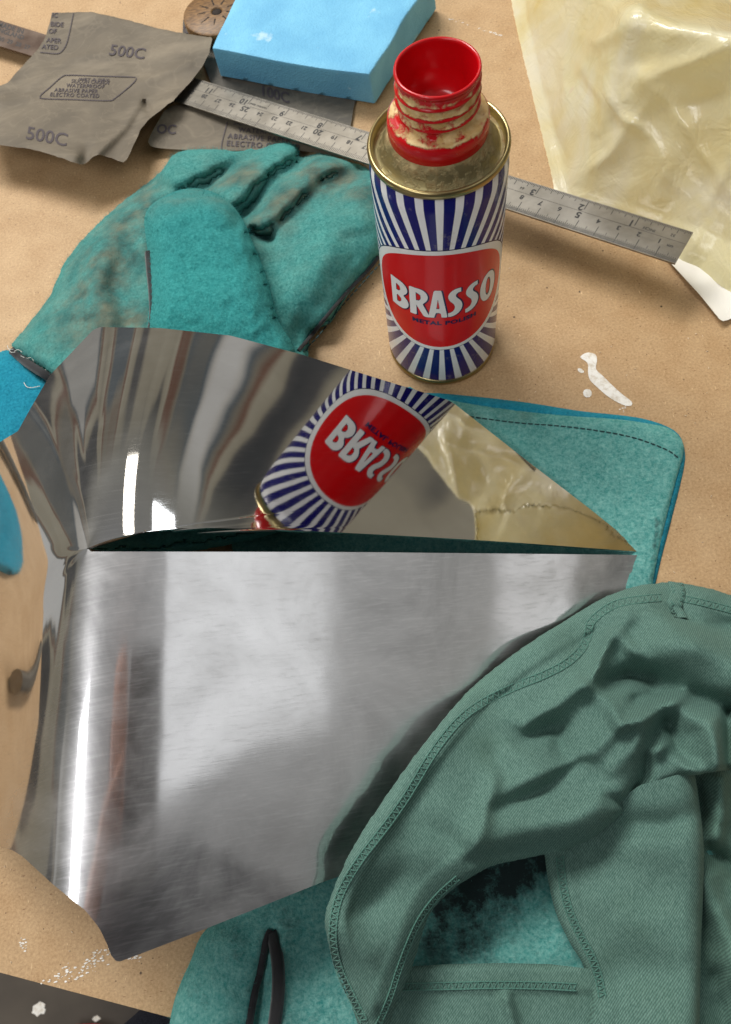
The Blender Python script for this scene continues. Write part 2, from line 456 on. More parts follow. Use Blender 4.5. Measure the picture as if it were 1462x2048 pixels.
    # jersey rag
    m = M('green_jersey'); wv = m.noise(1, 2, vec=m.mapping((2600, 700, 1500), (0, 0, .55))); n1 = m.noise(18, 4)
    c = m.ramp(n1, [(.3, lin(72, 104, 95)), (.7, lin(87, 121, 110))])
    c = m.mix(.4, c, m.ramp(wv, [(.3, lin(50, 78, 72)), (.7, lin(124, 154, 144))]))
    ws = m.n.new('ShaderNodeTexWave'); ws.inputs['Scale'].default_value = 480; ws.inputs['Distortion'].default_value = 1.2; ws.inputs['Detail'].default_value = 1
    m.l.new(m.mapping((1, 1, 1), (0, 0, .9)), ws.inputs['Vector'])
    c = m.mix(.30, c, ws.outputs['Color'], 'OVERLAY')
    st = m.noise(16, 3); c = m.mix(m.mrange(st, .6, .72, 0, .3), c, lin(74, 104, 84))
    m.col(c).set(Roughness=.85, Specular_IOR_Level=.2, Sheen_Weight=.08, Sheen_Roughness=.5, Sheen_Tint=lin(170, 205, 195))
    p = m.bump(wv, .25, .0004); R['jersey'] = m.m
    R['jersey_thread'] = plain('green_thread', lin(74, 120, 108), .8, Sheen_Weight=.2)
    # polished sheet steel: mirror above the slot, brushed haze below
    m = M('polished_steel'); h = m.attr('haze')
    sc1 = m.noise(1, 3, vec=m.mapping((26, 3400, 300), (0, 0, .25))); sc2 = m.noise(1, 3, vec=m.mapping((30, 3200, 300), (0, 0, -.5)))
    cl = m.noise(24, 6, rough=.62, dist=.5)
    m.col(m.ramp(cl, [(.3, lin(196, 194, 194)), (.7, lin(212, 211, 211))])).set(Metallic=1.0)
    m.to('Roughness', m.math('ADD', m.mrange(h, 0, 1, .03, .075), m.math('MULTIPLY', m.mrange(sc1, .5, .8), .03)))
    bp = m.n.new('ShaderNodeBump'); bp.inputs['Distance'].default_value = .0001
    m.l.new(m.mrange(h, 0, 1, .008, .03), bp.inputs['Strength']); m.l.new(m.math('ADD', sc1, sc2), bp.inputs['Height'])
    bp2 = m.n.new('ShaderNodeBump'); bp2.inputs['Distance'].default_value = .0014
    m.l.new(m.mrange(h, 0, 1, .02, .10), bp2.inputs['Strength']); m.l.new(m.noise(30, 2), bp2.inputs['Height']); m.l.new(bp.outputs[0], bp2.inputs['Normal'])
    m.l.new(bp2.outputs[0], m.b.inputs['Normal'])
    g2_ = m.n.new('ShaderNodeBsdfPrincipled'); g2_.inputs['Metallic'].default_value = 1.0; g2_.inputs['Base Color'].default_value = lin(212, 211, 211); m.l.new(bp2.outputs[0], g2_.inputs['Normal'])
    m.l.new(m.mrange(cl, .3, .7, .30, .44), g2_.inputs['Roughness'])
    ms_ = m.n.new('ShaderNodeMixShader'); sc3 = m.noise(1, 4, vec=m.mapping((30, 1100, 300), (0, 0, .5)))
    fz = m.math('MULTIPLY', h, m.math('ADD', m.mrange(cl, .36, .64, .28, .8), m.mrange(sc3, .5, .75, 0, .2)))
    m.l.new(m.math('ADD', fz, m.math('MULTIPLY', m.mrange(sc1, .55, .75), .05)), ms_.inputs[0]); m.l.new(m.b.outputs[0], ms_.inputs[1]); m.l.new(g2_.outputs[0], ms_.inputs[2])
    m.l.new(ms_.outputs[0], m.n['Material Output'].inputs['Surface']); R['steel'] = m.m
    m = M('unpolished_steel_shade'); m.col(m.ramp(m.noise(40, 4), [(.3, lin(70, 68, 66)), (.7, lin(104, 101, 98))])).set(Metallic=.9, Roughness=.5); R['steel_raw_shade'] = m.m  # dull underside, colour darkened to deepen the shade in the slot
    # can
    m = M('sunburst_print'); x, y, z = m.sep()
    u = m.math('MULTIPLY', m.math('ARCTAN2', x, m.math('MULTIPLY', y, -1.0)), .0257)
    ang = m.math('ARCTAN2', m.math('SUBTRACT', z, .062), u)
    fr = m.math('FRACT', m.math('ADD', m.math('MULTIPLY', ang, 46 / (2 * PI)), .0))
    st = m.mrange(m.math('ABSOLUTE', m.math('SUBTRACT', fr, .5)), .195, .225)
    dirt = m.mrange(m.noise(140, 6, rough=.7), .58, .72, 0, .3)
    c = m.mix(st, lin(236, 236, 236), lin(16, 14, 104)); c = m.mix(dirt, c, lin(176, 166, 140))
    m.col(c).set(Roughness=.26, Specular_IOR_Level=.25, Coat_Weight=.14, Coat_Roughness=.04); R['sunburst'] = m.m
    for nm, cc in (('label_white', (232, 232, 230)), ('label_red', (212, 8, 16)), ('label_navy', (14, 14, 70))):
        m = M(nm); c = m.mix(m.mrange(m.noise(110, 5), .56, .8, 0, .25), lin(*cc), lin(cc[0] * .72, cc[1] * .72 + 20, cc[2] * .7 + 14))
        m.col(c).set(Roughness=.26, Specular_IOR_Level=.25, Coat_Weight=.14, Coat_Roughness=.04); R[nm] = m.m
    def crusty(nm, base, metal, rough, lo, hi, crust1=(226, 200, 150), crust2=(196, 160, 100)):
        m = M(nm); n = m.noise(150, 6, rough=.68); band = m.attr('crust')
        k = m.mrange(m.math('ADD', n, band), lo, hi)
        cc = m.ramp(m.noise(240, 4), [(.35, lin(*crust2)), (.65, lin(*crust1))])
        m.col(m.mix(k, base, cc)); m.to('Metallic', m.math('MULTIPLY', m.math('SUBTRACT', 1.0, k), metal)); m.to('Roughness', m.mrange(k, 0, 1, rough, .85))
        m.bump(m.math('MULTIPLY', k, n), .7, .0012); return m.m
    R['red_plastic'] = crusty('red_plastic', lin(190, 8, 18), 0., .22, .60, .70)
    R['lid_gold'] = crusty('gold_lacquered_tin', lin(146, 136, 100), .9, .5, .50, .74, (186, 170, 126), (150, 118, 70))
    R['rim_gold'] = crusty('gold_rim', lin(164, 148, 104), 1., .30, .78, .98)
    # person
    m = M('denim'); c = m.ramp(m.noise(1, 3, vec=m.mapping((1500, 400, 900), (0, 0, .6))), [(.3, lin(30, 38, 62)), (.7, lin(86, 98, 124))]); m.col(c).set(Roughness=.9); R['denim'] = m.m
    R['jumper'] = plain('dark_jumper', lin(40, 42, 50), .9)
    R['skin'] = plain('skin', lin(206, 150, 128), .5)
    R['hair'] = plain('dark_hair', lin(46, 34, 26), .6)
    R['phone'] = plain('phone_black', lin(20, 20, 24), .25)
    R['red_rubber'] = plain('red_rubber', lin(190, 20, 36), .5)
    return R


MT = make_mats()

# ================================================================== THE SETTING
P0 = at(0, 1945, 0); P1 = at(340, 2035, 0)
ed = (P1 - P0) / np.linalg.norm(P1 - P0); inn = np.array([-ed[1], ed[0], 0])
cor = [P0 - ed * 420, P0 + ed * 900, P0 + ed * 900 + inn * 1050, P0 - ed * 420 + inn * 1050]
bv = [c for c in cor] + [c - np.array([0, 0, 18.0]) for c in cor]
bench = mesh_obj('bench_top', bv, [(0, 1, 2, 3), (7, 6, 5, 4), (0, 4, 5, 1), (1, 5, 6, 2), (2, 6, 7, 3), (3, 7, 4, 0)], MT['board'], smooth=False)
tag(bench, 'tan hardboard bench top with paint drips and scuffs', 'bench', kind='structure')
fv = [(-2500, -2500, -860), (2500, -2500, -860), (2500, 2500, -860), (-2500, 2500, -860)]
floor = mesh_obj('floor', fv, [(0, 1, 2, 3)], MT['concrete'], smooth=False)
tag(floor, 'grey concrete workshop floor with paint spots', 'floor', kind='structure')


def blob(name, pts, z, mat, parent, thick=.25, step=6):
    return sheet(name, smooth_line(pts, 4, True), lambda p: np.full(len(p), z + thick), mat, parent, step=step, thick=thick)


blob('paint_splash', [(1160, 714), (1174, 705), (1191, 709), (1194, 722), (1192, 738), (1206, 752), (1224, 770), (1244, 788), (1263, 803), (1263, 811), (1250, 811), (1232, 803), (1212, 790), (1194, 774), (1180, 760), (1176, 744), (1176, 728), (1168, 720)], 0.0, MT['paint'], bench, step=5)
blob('paint_splash', [(1168, 780), (1178, 778), (1184, 786), (1180, 794), (1170, 794), (1166, 787)], 0.0, MT['paint'], bench)
blob('paint_splash', [(1155, 738), (1160, 736), (1168, 742), (1166, 746), (1158, 744)], 0.0, MT['paint'], bench, step=4)
def dry_smear(cx_, cy_, lx, ly, ang, n):
    ms = []
    for k in range(n):
        u_, w_ = random.gauss(0, .45) * lx, random.gauss(0, .4) * ly; x_ = cx_ + u_ * math.cos(ang) - w_ * math.sin(ang); y_ = cy_ + u_ * math.sin(ang) + w_ * math.cos(ang)
        c = at(x_, y_, .18); r_ = random.uniform(.15, .7); a = ang + random.uniform(-.6, .6); m_ = 6
        pts = [c + np.array([r_ * random.uniform(.6, 1.5) * math.cos(2 * PI * i / m_ - a), r_ * random.uniform(.25, .7) * math.sin(2 * PI * i / m_ - a), 0]) for i in range(m_)]
        ms.append((pts + [c + np.array([0, 0, .06])], [(i, (i + 1) % m_, m_) for i in range(m_)]))
    V, Fc = join(ms); ob = mesh_obj('paint_scuff', V, Fc, MT['paint'], bench); fix_up(ob); tag(ob, kind='stuff')


dry_smear(180, 1925, 70, 24, -.5, 70); dry_smear(130, 1950, 60, 14, -.3, 26); dry_smear(268, 1916, 14, 6, .2, 16); dry_smear(905, 40, 24, 3, .2, 16); dry_smear(985, 66, 34, 3, .3, 22); dry_smear(45, 1890, 12, 20, 0, 14); dry_smear(1245, 815, 10, 14, 1.2, 8)
fp = at(78, 2018, -860)
for k, (dx, dy, r_) in enumerate(((0, 0, 10), (75, -26, 5), (105, 10, 4), (-180, 90, 6), (-120, -90, 4))):
    n_ = 14; vv_ = [(fp[0] + dx, fp[1] + dy, -859)] + [(fp[0] + dx + r_ * random.uniform(.7, 1.25) * math.cos(2 * PI * i / n_), fp[1] + dy + r_ * random.uniform(.5, .9) * math.sin(2 * PI * i / n_), -859) for i in range(n_)]
    mesh_obj('paint_spot', vv_, [(0, 1 + i, 1 + (i + 1) % n_) for i in range(n_)], MT['paint'], floor)

# ================================================================== FOLDED STEEL SHEET (a cone about one apex, cut open along the ridge)
V0 = at(180, 1101, 93.0)
G_END = (-.95, 0.0); G_BACK = (-.20, .36)


def softmin(zs, k):
    m = np.minimum.reduce(zs); return m - k * np.log(sum(np.exp(-(z - m) / k) for z in zs))


def steel_h(x, y, lo):
    """height of the sheet: two flat wings rolled over broad bends into a steep end face"""
    dx, dy = x - V0[0], y - V0[1]; zu0 = (73.97 - .446 * V0[0] - .21 * V0[1]) / .87
    end = zu0 - (G_END[0] * dx + G_END[1] * dy)
    U = softmin([zu0 - (.5126 * dx + .2414 * dy), zu0 - (G_BACK[0] * dx + G_BACK[1] * dy), end], 7.5)
    Lw = softmin([zu0 - .466 * dx + .345 * dy, end], 11.9)
    phi = np.degrees(np.arctan2(dy, dx)) % 360
    w = np.where(dx > 0, float(lo), sstep(150, 210, phi))
    return U * (1 - w) + Lw * w


def steel_hit(px, lo=False):
    """where the view rays px meet the sheet"""
    d = rays(px); n = len(d); out = np.zeros((n, 3))
    for i in range(n):
        ts = np.linspace((130 - CAMZ) / d[i, 2], (-30 - CAMZ) / d[i, 2], 500)
        P = CAM + np.outer(ts, d[i]); g = P[:, 2] - steel_h(P[:, 0], P[:, 1], lo)
        k = np.where((g[:-1] > 0) & (g[1:] <= 0))[0]
        k = k[0] if len(k) else len(g) - 2
        t = ts[k] + (ts[k + 1] - ts[k]) * np.clip(g[k] / (g[k] - g[k + 1] + 1e-12), 0, 1)
        out[i] = CAM + t * d[i]
    return out


def polar(P):
    q = P - V0; ph = np.degrees(np.arctan2(q[:, 1], q[:, 0])); return ph, np.hypot(q[:, 0], q[:, 1])


lip = resample(smooth_line([(1287, 1104), (1000, 1083), (700, 1066), (500, 1058), (380, 1056), (290, 1064), (230, 1079), (200, 1091), (181, 1100)], 6), 8, False)
lp, lr = polar(steel_hit(lip))
o_up = [(1287, 1104), (1180, 1018), (1060, 926), (908, 807), (896, 800), (740, 752), (600, 708), (460, 671), (320, 656), (200, 654), (186, 660), (100, 750), (62, 815), (36, 862), (0, 884)]
o_lo = [(0, 1694), (24, 1700), (44, 1712), (105, 1768), (172, 1822), (200, 1858), (214, 1888), (226, 1920), (238, 1924), (400, 1862), (640, 1766), (860, 1690), (1060, 1560), (1190, 1400), (1262, 1215), (1296, 1112)]
up_ = resample(np.array(o_up, float), 6, False); lo_ = resample(np.array(o_lo, float), 6, False)
up_p, up_r = polar(steel_hit(up_)); lo_p, lo_r = polar(steel_hit(lo_, True))
lo_p = np.where(lo_p < 20, lo_p + 360, lo_p)
i_ = np.argsort(up_p); j_ = np.argsort(lo_p)
A_out = np.r_[up_p[i_], 165, 180, 200, 215, lo_p[j_]]; R_out = np.r_[up_r[i_], 104, 106, 106, 102, lo_r[j_]]
k_ = np.argsort(A_out, kind='stable'); A_out, R_out = A_out[k_], R_out[k_]
il = np.argsort(lp)
lolip = resample(np.array([(182, 1103), (700, 1104), (1296, 1110)], float), 5, False); llp, llr = polar(steel_hit(lolip, True)); llp = np.where(llp < 20, llp + 360, llp); ill = np.argsort(llp)


def sheet_patch(phis, rin):
    phis = np.asarray(phis); nr = 44
    ro = np.interp(phis, A_out, R_out)
    t = np.linspace(0, 1, nr) ** 1.25
    rho = rin[:, None] + (np.maximum(ro - rin, .05))[:, None] * t[None, :]
    ph = np.radians(phis)[:, None]
    X_ = V0[0] + rho * np.cos(ph); Y_ = V0[1] + rho * np.sin(ph); lo_f = (phis > 180)[:, None] * 1.0
    z = np.where(lo_f > 0, steel_h(X_, Y_, 1), steel_h(X_, Y_, 0))
    P = np.stack([V0[0] + rho * np.cos(ph), V0[1] + rho * np.sin(ph), z], -1)
    n = len(phis); V = P.reshape(-1, 3); f = [(i * nr + j, i * nr + j + 1, (i + 1) * nr + j + 1, (i + 1) * nr + j) for i in range(n - 1) for j in range(nr - 1)]
    return V, f, n, nr


pA = np.concatenate([np.linspace(up_p.min() + .05, 30, 60), np.linspace(30.4, llp.max() - .05, 620)])
rinA = np.interp(pA, lp[il], lr[il], right=.25); rinA[pA > lp.max()] = .25
mlo = pA > llp.min(); rinA[mlo] = np.interp(pA[mlo], llp[ill], llr[ill]); rinA = np.maximum(rinA, .25)
Vs, Fs, ns, nr_ = sheet_patch(pA, rinA)
Fs = [f[::-1] for f in Fs]
root = thing('folded_steel_sheet', 'polished folded steel sheet with two pointed wings and a narrow slot, lying on the gloves', 'steel sheet', at(180, 1101, 0))
st_ = mesh_obj('sheet', Vs, Fs, MT['steel'], root)
if sum(p.normal.z for p in st_.data.polygons) < 0: st_.data.flip_normals()
at_ = st_.data.attributes.new('haze', 'FLOAT', 'POINT')
hz = np.repeat(sstep(225, 262, pA), nr_) * .85 + .15 * np.repeat(sstep(60, 100, pA), nr_)
at_.data.foreach_set('value', hz)
so = st_.modifiers.new('thickness', 'SOLIDIFY'); so.thickness = .0009; so.offset = -1; so.material_offset = 1; st_.data.materials.append(MT['steel_raw_shade'])
es = st_.modifiers.new('crisp_edges', 'EDGE_SPLIT'); es.split_angle = math.radians(35)


def steel_z(px):
    """height of the sheet (lower wing) under px"""
    return steel_hit(px, True)[:, 2]


# ================================================================== POLISH CAN
can = thing('polish_can', 'blue and white striped tin of metal polish with red label and open red spout', 'can', (55.77, 235.17, 0), local=True, rotz=math.radians(-13.4))
v, f = lathe([(24.9, 3.4), (25.6, 4.4), (25.8, 6), (25.8, 112.5), (25.6, 114.6), (24.9, 117.2), (24.4, 119.2)]); mesh_obj('body', v, f, MT['sunburst'], can)
v, f = lathe([(0, 1.2), (22, 1.2), (23.6, .0), (25.3, .15), (25.75, 1.0), (25.7, 2.6), (25.0, 3.5), (24.3, 3.6)]); o_ = mesh_obj('bottom_rim', v, f, MT['rim_gold'], can)
v, f = lathe([(24.2, 118.8), (25.3, 119.4), (25.85, 120.4), (25.9, 121.6), (25.5, 122.5), (24.9, 122.8), (24.3, 122.4), (23.9, 121.2), (23.6, 119.6)], 128); mesh_obj('rim', v, f, MT['rim_gold'], can)
prof = [(23.75, 120.0), (23.3, 119.2), (22.4, 119.4), (21, 121.0), (19.6, 123.6), (18.4, 126.2), (17.2, 127.8), (14, 128.2)]
v, f = lathe(prof, 128); lid = mesh_obj('lid', v, f, MT['lid_gold'], can)
prof = [(17.5, 126.4), (17.9, 127.6), (18.0, 131.6), (17.7, 133.6), (17.0, 134.4), (16.6, 134.6), (15.2, 134.3), (14.0, 134.6), (13.5, 136.0), (13.5, 138.6)]
v, f = lathe(prof, 128); collar = mesh_obj('collar', v, f, MT['red_plastic'], can)
n_ = 128; prof = []
for z_ in np.linspace(137.0, 149.4, 26):
    prof.append((13.9, z_))
prof += [(13.9, 150.2), (14.3, 150.6), (14.5, 151.2), (14.3, 151.9), (13.8, 152.1), (13.3, 151.8), (13.1, 150.8), (12.9, 142), (12.6, 133), (9.5, 131.8), (6, 131.6), (5.4, 128), (0, 127.5)]
vt, ft = lathe(prof, n_); vt = np.array(vt)
for i in range(26):                                      # screw thread: helical ridge
    for k in range(n_):
        a = 2 * PI * k / n_; z_ = vt[i * n_ + k, 2]; ph_ = ((z_ - 137.0) / 4.3 - k / n_) % 1.0
        b_ = max(0, 1 - abs(ph_ - .5) / .24); e_ = min(1, (z_ - 137) / 1.5, (149.6 - z_) / 1.5); r_ = 13.75 + .95 * (b_ * b_ * (3 - 2 * b_)) * max(e_, 0)
        vt[i * n_ + k, 0] = r_ * math.cos(a); vt[i * n_ + k, 1] = r_ * math.sin(a)
spout = mesh_obj('spout', vt, ft, MT['red_plastic'], can)


def put_attr(ob, name, vals):
    a = ob.data.attributes.new(name, 'FLOAT', 'POINT'); a.data.foreach_set('value', np.asarray(vals, float))


sv = np.array([tuple(q.co) for q in spout.data.vertices]) * 1e3; sr_ = np.hypot(sv[:, 0], sv[:, 1])
put_attr(spout, 'crust', np.where((sr_ > 13.2) & (sv[:, 2] < 150.2), .20 - .26 * sstep(13.9, 14.5, sr_) - .12 * sstep(147.5, 149.5, sv[:, 2]), -.5))
cv = np.array([tuple(q.co) for q in collar.data.vertices]) * 1e3; cr_ = np.hypot(cv[:, 0], cv[:, 1])
put_attr(collar, 'crust', .17 * sstep(133.9, 134.4, cv[:, 2]) - .04 * sstep(17.2, 17.9, cr_) + .12 * sstep(.2, .8, np.cos(np.arctan2(cv[:, 1], cv[:, 0]) - .2)))
lv = np.array([tuple(q.co) for q in lid.data.vertices]) * 1e3; lr_ = np.hypot(lv[:, 0], lv[:, 1])
put_attr(lid, 'crust', .20 * sstep(22.3, 23.4, lr_) + .14 * sstep(19.5, 18.0, lr_) + .02)
for ob in can.children:
    if ob.name.startswith(('rim', 'bottom_rim')): put_attr(ob, 'crust', [0.0] * len(ob.data.vertices))


def wrap(name, polys, R_, mat, holes=(), step=2.0):
    """flat print shapes (u, z in mm) wrapped round the tin"""
    ms = []
    for poly in polys:
        hs = [h for h in holes if pip([np.mean(h, 0)], poly)[0]]
        vv, ff = cdt(poly, step, hs); a = vv[:, 0] / 25.7
        P = np.stack([R_ * np.sin(a), -R_ * np.cos(a), vv[:, 1]], 1)
        q = P[ff]; nn = np.cross(q[:, 1] - q[:, 0], q[:, 2] - q[:, 0]); out = (nn[:, :2] * q.mean(1)[:, :2]).sum(1) < 0
        ff = np.where(out[:, None], ff[:, ::-1], ff); ms.append((P, ff))
    V, Fc = join(ms); return mesh_obj(name, V, Fc, mat, can)


tt = np.linspace(0, 2 * PI, 97)[:-1]
sup = lambda a, b, n=2.12: np.stack([a * np.sign(np.cos(tt)) * abs(np.cos(tt)) ** (2 / n), 62 + b * np.sign(np.sin(tt)) * abs(np.sin(tt)) ** (2 / n)], 1)
wrap('label_outline', [sup(35.9, 32.4)], 25.87, MT['label_navy'])
wrap('label_border', [sup(35.5, 32.0)], 25.93, MT['label_white'])
wrap('label_panel', [sup(31.6, 29.8)], 26.0, MT['label_red'], step=2.0)


def arc(cx_, cy_, rx, ry, a0, a1, n=10):
    t = np.radians(np.linspace(a0, a1, n)); return [(cx_ + rx * math.cos(q), cy_ + ry * math.sin(q)) for q in t]


# letters, u mm from the label's middle, z mm from the bench
L_B = [(-23.2, 53.6)] + [(-19, 53.6)] + arc(-18.6, 58.2, 4.6, 4.7, -80, 62, 10) + arc(-18.4, 67.0, 4.2, 4.3, -55, 85, 10) + [(-23.0, 71.2)]
H_B1 = [(-20.2, 56.6), (-18.8, 56.8), (-17.6, 58.2), (-17.8, 60.2), (-19.2, 61.2), (-20.2, 61.2)]
H_B2 = [(-20.1, 64.0), (-18.8, 64.2), (-17.7, 65.4), (-17.9, 67.4), (-20.1, 68.4)]
L_R = [(-13.4, 53.6), (-10.4, 53.6), (-10.4, 60.4), (-7.2, 53.4), (-4.6, 53.4), (-7.6, 61.6)] + arc(-8.9, 66.5, 3.6, 4.5, -42, 85, 10) + [(-13.3, 71.2)]
H_R = [(-10.4, 63.2), (-9.2, 63.4), (-8.2, 64.8), (-8.4, 67.4), (-10.4, 68.4)]
L_A = [(-5.4, 53.5), (-2.9, 53.5), (-2.3, 56.8), (-.2, 56.8), (.2, 53.5), (2.6, 53.5), (.2, 71.2), (-2.8, 71.2)]
H_A = [(-2.0, 59.4), (-.5, 59.4), (-1.25, 66.0)]


def ess(x0):
    c = smooth_line([(x0 + 5.6, 69.9), (x0 + 3.4, 69.6), (x0 + 1.9, 67.6), (x0 + 2.2, 65.2), (x0 + 4.0, 62.4), (x0 + 4.7, 59.4), (x0 + 3.8, 56.6), (x0 + 1.9, 55.1), (x0 + .2, 54.9)], 4)
    T = np.gradient(c, axis=0); T /= np.linalg.norm(T, axis=1)[:, None]; N = np.stack([-T[:, 1], T[:, 0]], 1)
    w = 1.25 + .35 * np.sin(np.linspace(0, PI, len(c)))
    return np.vstack([c + N * w[:, None], (c - N * w[:, None])[::-1]])


L_S1, L_S2 = ess(2.6), ess(10.0)
L_O = arc(21.6, 62.3, 4.5, 8.9, 0, 345, 24); H_O = arc(21.6, 62.3, 1.5, 5.8, 0, 340, 18)
letters = [('letter_b', L_B, [H_B1, H_B2]), ('letter_r', L_R, [H_R]), ('letter_a', L_A, [H_A]), ('letter_s', L_S1, []), ('letter_s', L_S2, []), ('letter_o', L_O, [H_O])]
for nm, po, ho in letters:
    po = np.array(po); c0 = po.mean(0)
    d = segdist(po + 1e-6, np.vstack([po, po[:1]]))
    # dark shadow edge: the letter shifted and widened
    T = np.roll(po, -1, 0) - np.roll(po, 1, 0); T /= np.linalg.norm(T, axis=1)[:, None] + 1e-9; N = np.stack([T[:, 1], -T[:, 0]], 1)
    ar = 0.5 * np.sum(po[:, 0] * np.roll(po[:, 1], -1) - np.roll(po[:, 0], -1) * po[:, 1])
    if ar < 0: N = -N
    wrap('letter_shadow', [po + N * .38 + np.array([.34, -.12])], 26.05, MT['label_navy'], holes=[np.array(h) * .82 + np.mean(h, 0) * .18 for h in ho], step=1.2)
    wrap(nm, [po], 26.10, MT['label_white'], holes=[np.array(h) for h in ho], step=1.2)
v, f = text_mesh('METAL POLISH', 1.0, .05, 1.1); wd_ = v[:, 0].max()
k_ = 28.2 / wd_; u_ = -12.8 + v[:, 0] * k_; z_ = 48.5 + v[:, 1] * 3.5
P = np.stack([26.06 * np.sin(u_ / 25.7), -26.06 * np.cos(u_ / 25.7), z_], 1)
mesh_obj('metal_polish_lettering', P, f, MT['label_navy'], can, smooth=False)

# ================================================================== STEEL RULE
A_ = at(1386, 466, 27.0); E_r = at(408, 163, 7.0); SR = np.linalg.norm(E_r - A_) / 291.0      # right end propped on the bag
dr = (E_r - A_) / np.linalg.norm(E_r - A_); yr = np.cross(dr, [0, 0, 1.0]); yr /= np.linalg.norm(yr); yr = -yr if yr[1] > 0 else yr; zr = np.cross(dr, yr); zr = -zr if zr[2] < 0 else zr
rule = thing('steel_rule', 'steel rule marked in inches and centimetres, lying across papers and yellow bag', 'ruler', A_)
RW = 20.6


def rl(x, y, z=0): return A_ + dr * x * SR + yr * y + zr * z


v = [rl(x, y, z) for z in (-.5, .5) for y in (0, RW) for x in (0, 303)]
mesh_obj('blade', v, [(0, 2, 3, 1), (4, 5, 7, 6), (0, 1, 5, 4), (2, 6, 7, 3), (0, 4, 6, 2), (1, 3, 7, 5)], MT['rule'], rule, smooth=False)
ms = []


def tick(x, y0, y1, w=.22):
    q = [rl(x - w / 2, y0, .56), rl(x + w / 2, y0, .56), rl(x + w / 2, y1, .56), rl(x - w / 2, y1, .56)]; return q, [(0, 1, 2, 3)]


for k in range(1, 380):
    x = k * 25.4 / 32; l = 6.6 if k % 32 == 0 else 4.6 if k % 16 == 0 else 3.4 if k % 8 == 0 else 2.4 if k % 4 == 0 else 1.7
    ms.append(tick(x, .3, l, .4 if k % 32 == 0 else .3))
for k in range(1, 600):
    if k % 2 and k > 300: continue
    x = k * .5; l = 6.4 if k % 20 == 0 else 4.4 if k % 10 == 0 else 2.8 if k % 2 == 0 else 2.0
    ms.append(tick(x, RW - .4, RW - .4 - l, .36 if k % 20 == 0 else .24))
for y_ in (8.0,): ms.append(([rl(0, y_, .56), rl(302, y_, .56), rl(302, y_ + .16, .56), rl(0, y_ + .16, .56)], [(0, 1, 2, 3)]))
V, Fc = join(ms); gr_ = mesh_obj('graduations', V, Fc, MT['engrave'], rule, smooth=False); fix_up(gr_); tag(gr_, kind='stuff')


def rule_text(s, x, y, size, bold=.02):
    v, f = text_mesh(s, size, bold * size); ob = mesh_obj('rule_number', [rl(x + a, y + b, .57) for a, b, _ in v], f, MT['engrave'], rule, smooth=False); fix_up(ob)


for k in range(1, 12): rule_text(str(k), k * 25.4 + .6, 4.0, 5.4, .03)
for k in range(1, 30): rule_text(str(k), k * 10 + .5, 9.6 if k % 5 else 9.0, 3.8 if k % 5 else 5.4, .03)
rule_text('32', 6.2, 4.6, 2.3); rule_text('INCH', 15.5, 5.4, 2.4); rule_text('cm', 4.6, 11.2, 2.5); rule_text('64', 83, 4.6, 2.2); rule_text('stainless steel', 241, 5.2, 2.2, .01)

# ================================================================== DARK STEEL RULE (upper left)
q = [at(-60, 22, 9), at(215, 108, 9), at(190, 150, 9), at(-60, 74, 9)]
dk = thing('dark_rule', 'tarnished dark steel rule sticking out from under the abrasive sheet', 'ruler', q[0] * [1, 1, 0])
mesh_obj('blade', [p for p in q] + [p - np.array([0, 0, 1.0]) for p in q], [(3, 2, 1, 0), (4, 5, 6, 7), (0, 1, 5, 4), (1, 2, 6, 5), (2, 3, 7, 6), (3, 0, 4, 7)], MT['rule_dark'], dk, smooth=False)
for s_, ox, oy, sz in (('MADE IN', -6, 52, 13), ('ENGLAND', -10, 62, 12), ('30  29  28  27', -4, 80, 11)):
    print_on('rule_lettering', s_, (ox, oy), (sz, sz * .31), (sz * .35, -sz), lambda p: np.full(len(p), 9.0), MT['engrave'], dk, lift=.1)

# ================================================================== ABRASIVE PAPERS
def z_lines(p, base, items):
    """base height plus soft ridges: items of (polyline px, height values, width px)"""
    z = np.array(base(p) if callable(base) else np.full(len(p), float(base)))
    for line, hv, w in items:
        d, vv = segdist(p, line, np.broadcast_to(np.asarray(hv, float), (len(line),))); z = z + vv * np.exp(-(d / w) ** 2)
    return z


pap3 = thing('abrasive_sheet', 'dark worn abrasive sheet under the blue foam block', 'sandpaper', at(560, 170, 0) * [1, 1, 0], 'abrasive papers on the bench')
zf3 = lambda p: 1.6 + 1.2 * vnoise(p, 130, 3) * .5
sheet('paper', [(366, 40), (400, 20), (520, 20), (760, 60), (708, 210), (700, 262), (560, 250), (430, 190), (405, 120), (365, 76)], zf3, MT['abrasive_dark'], pap3, step=16, thick=.4)
print_on('grit_number', '100C', (520, 189), (27, 8), (-1, -30), zf3, MT['ink'], pap3)
print_on('grit_number', 'OC', (366, 64), (20, 5), (-1, -22), zf3, MT['ink'], pap3)

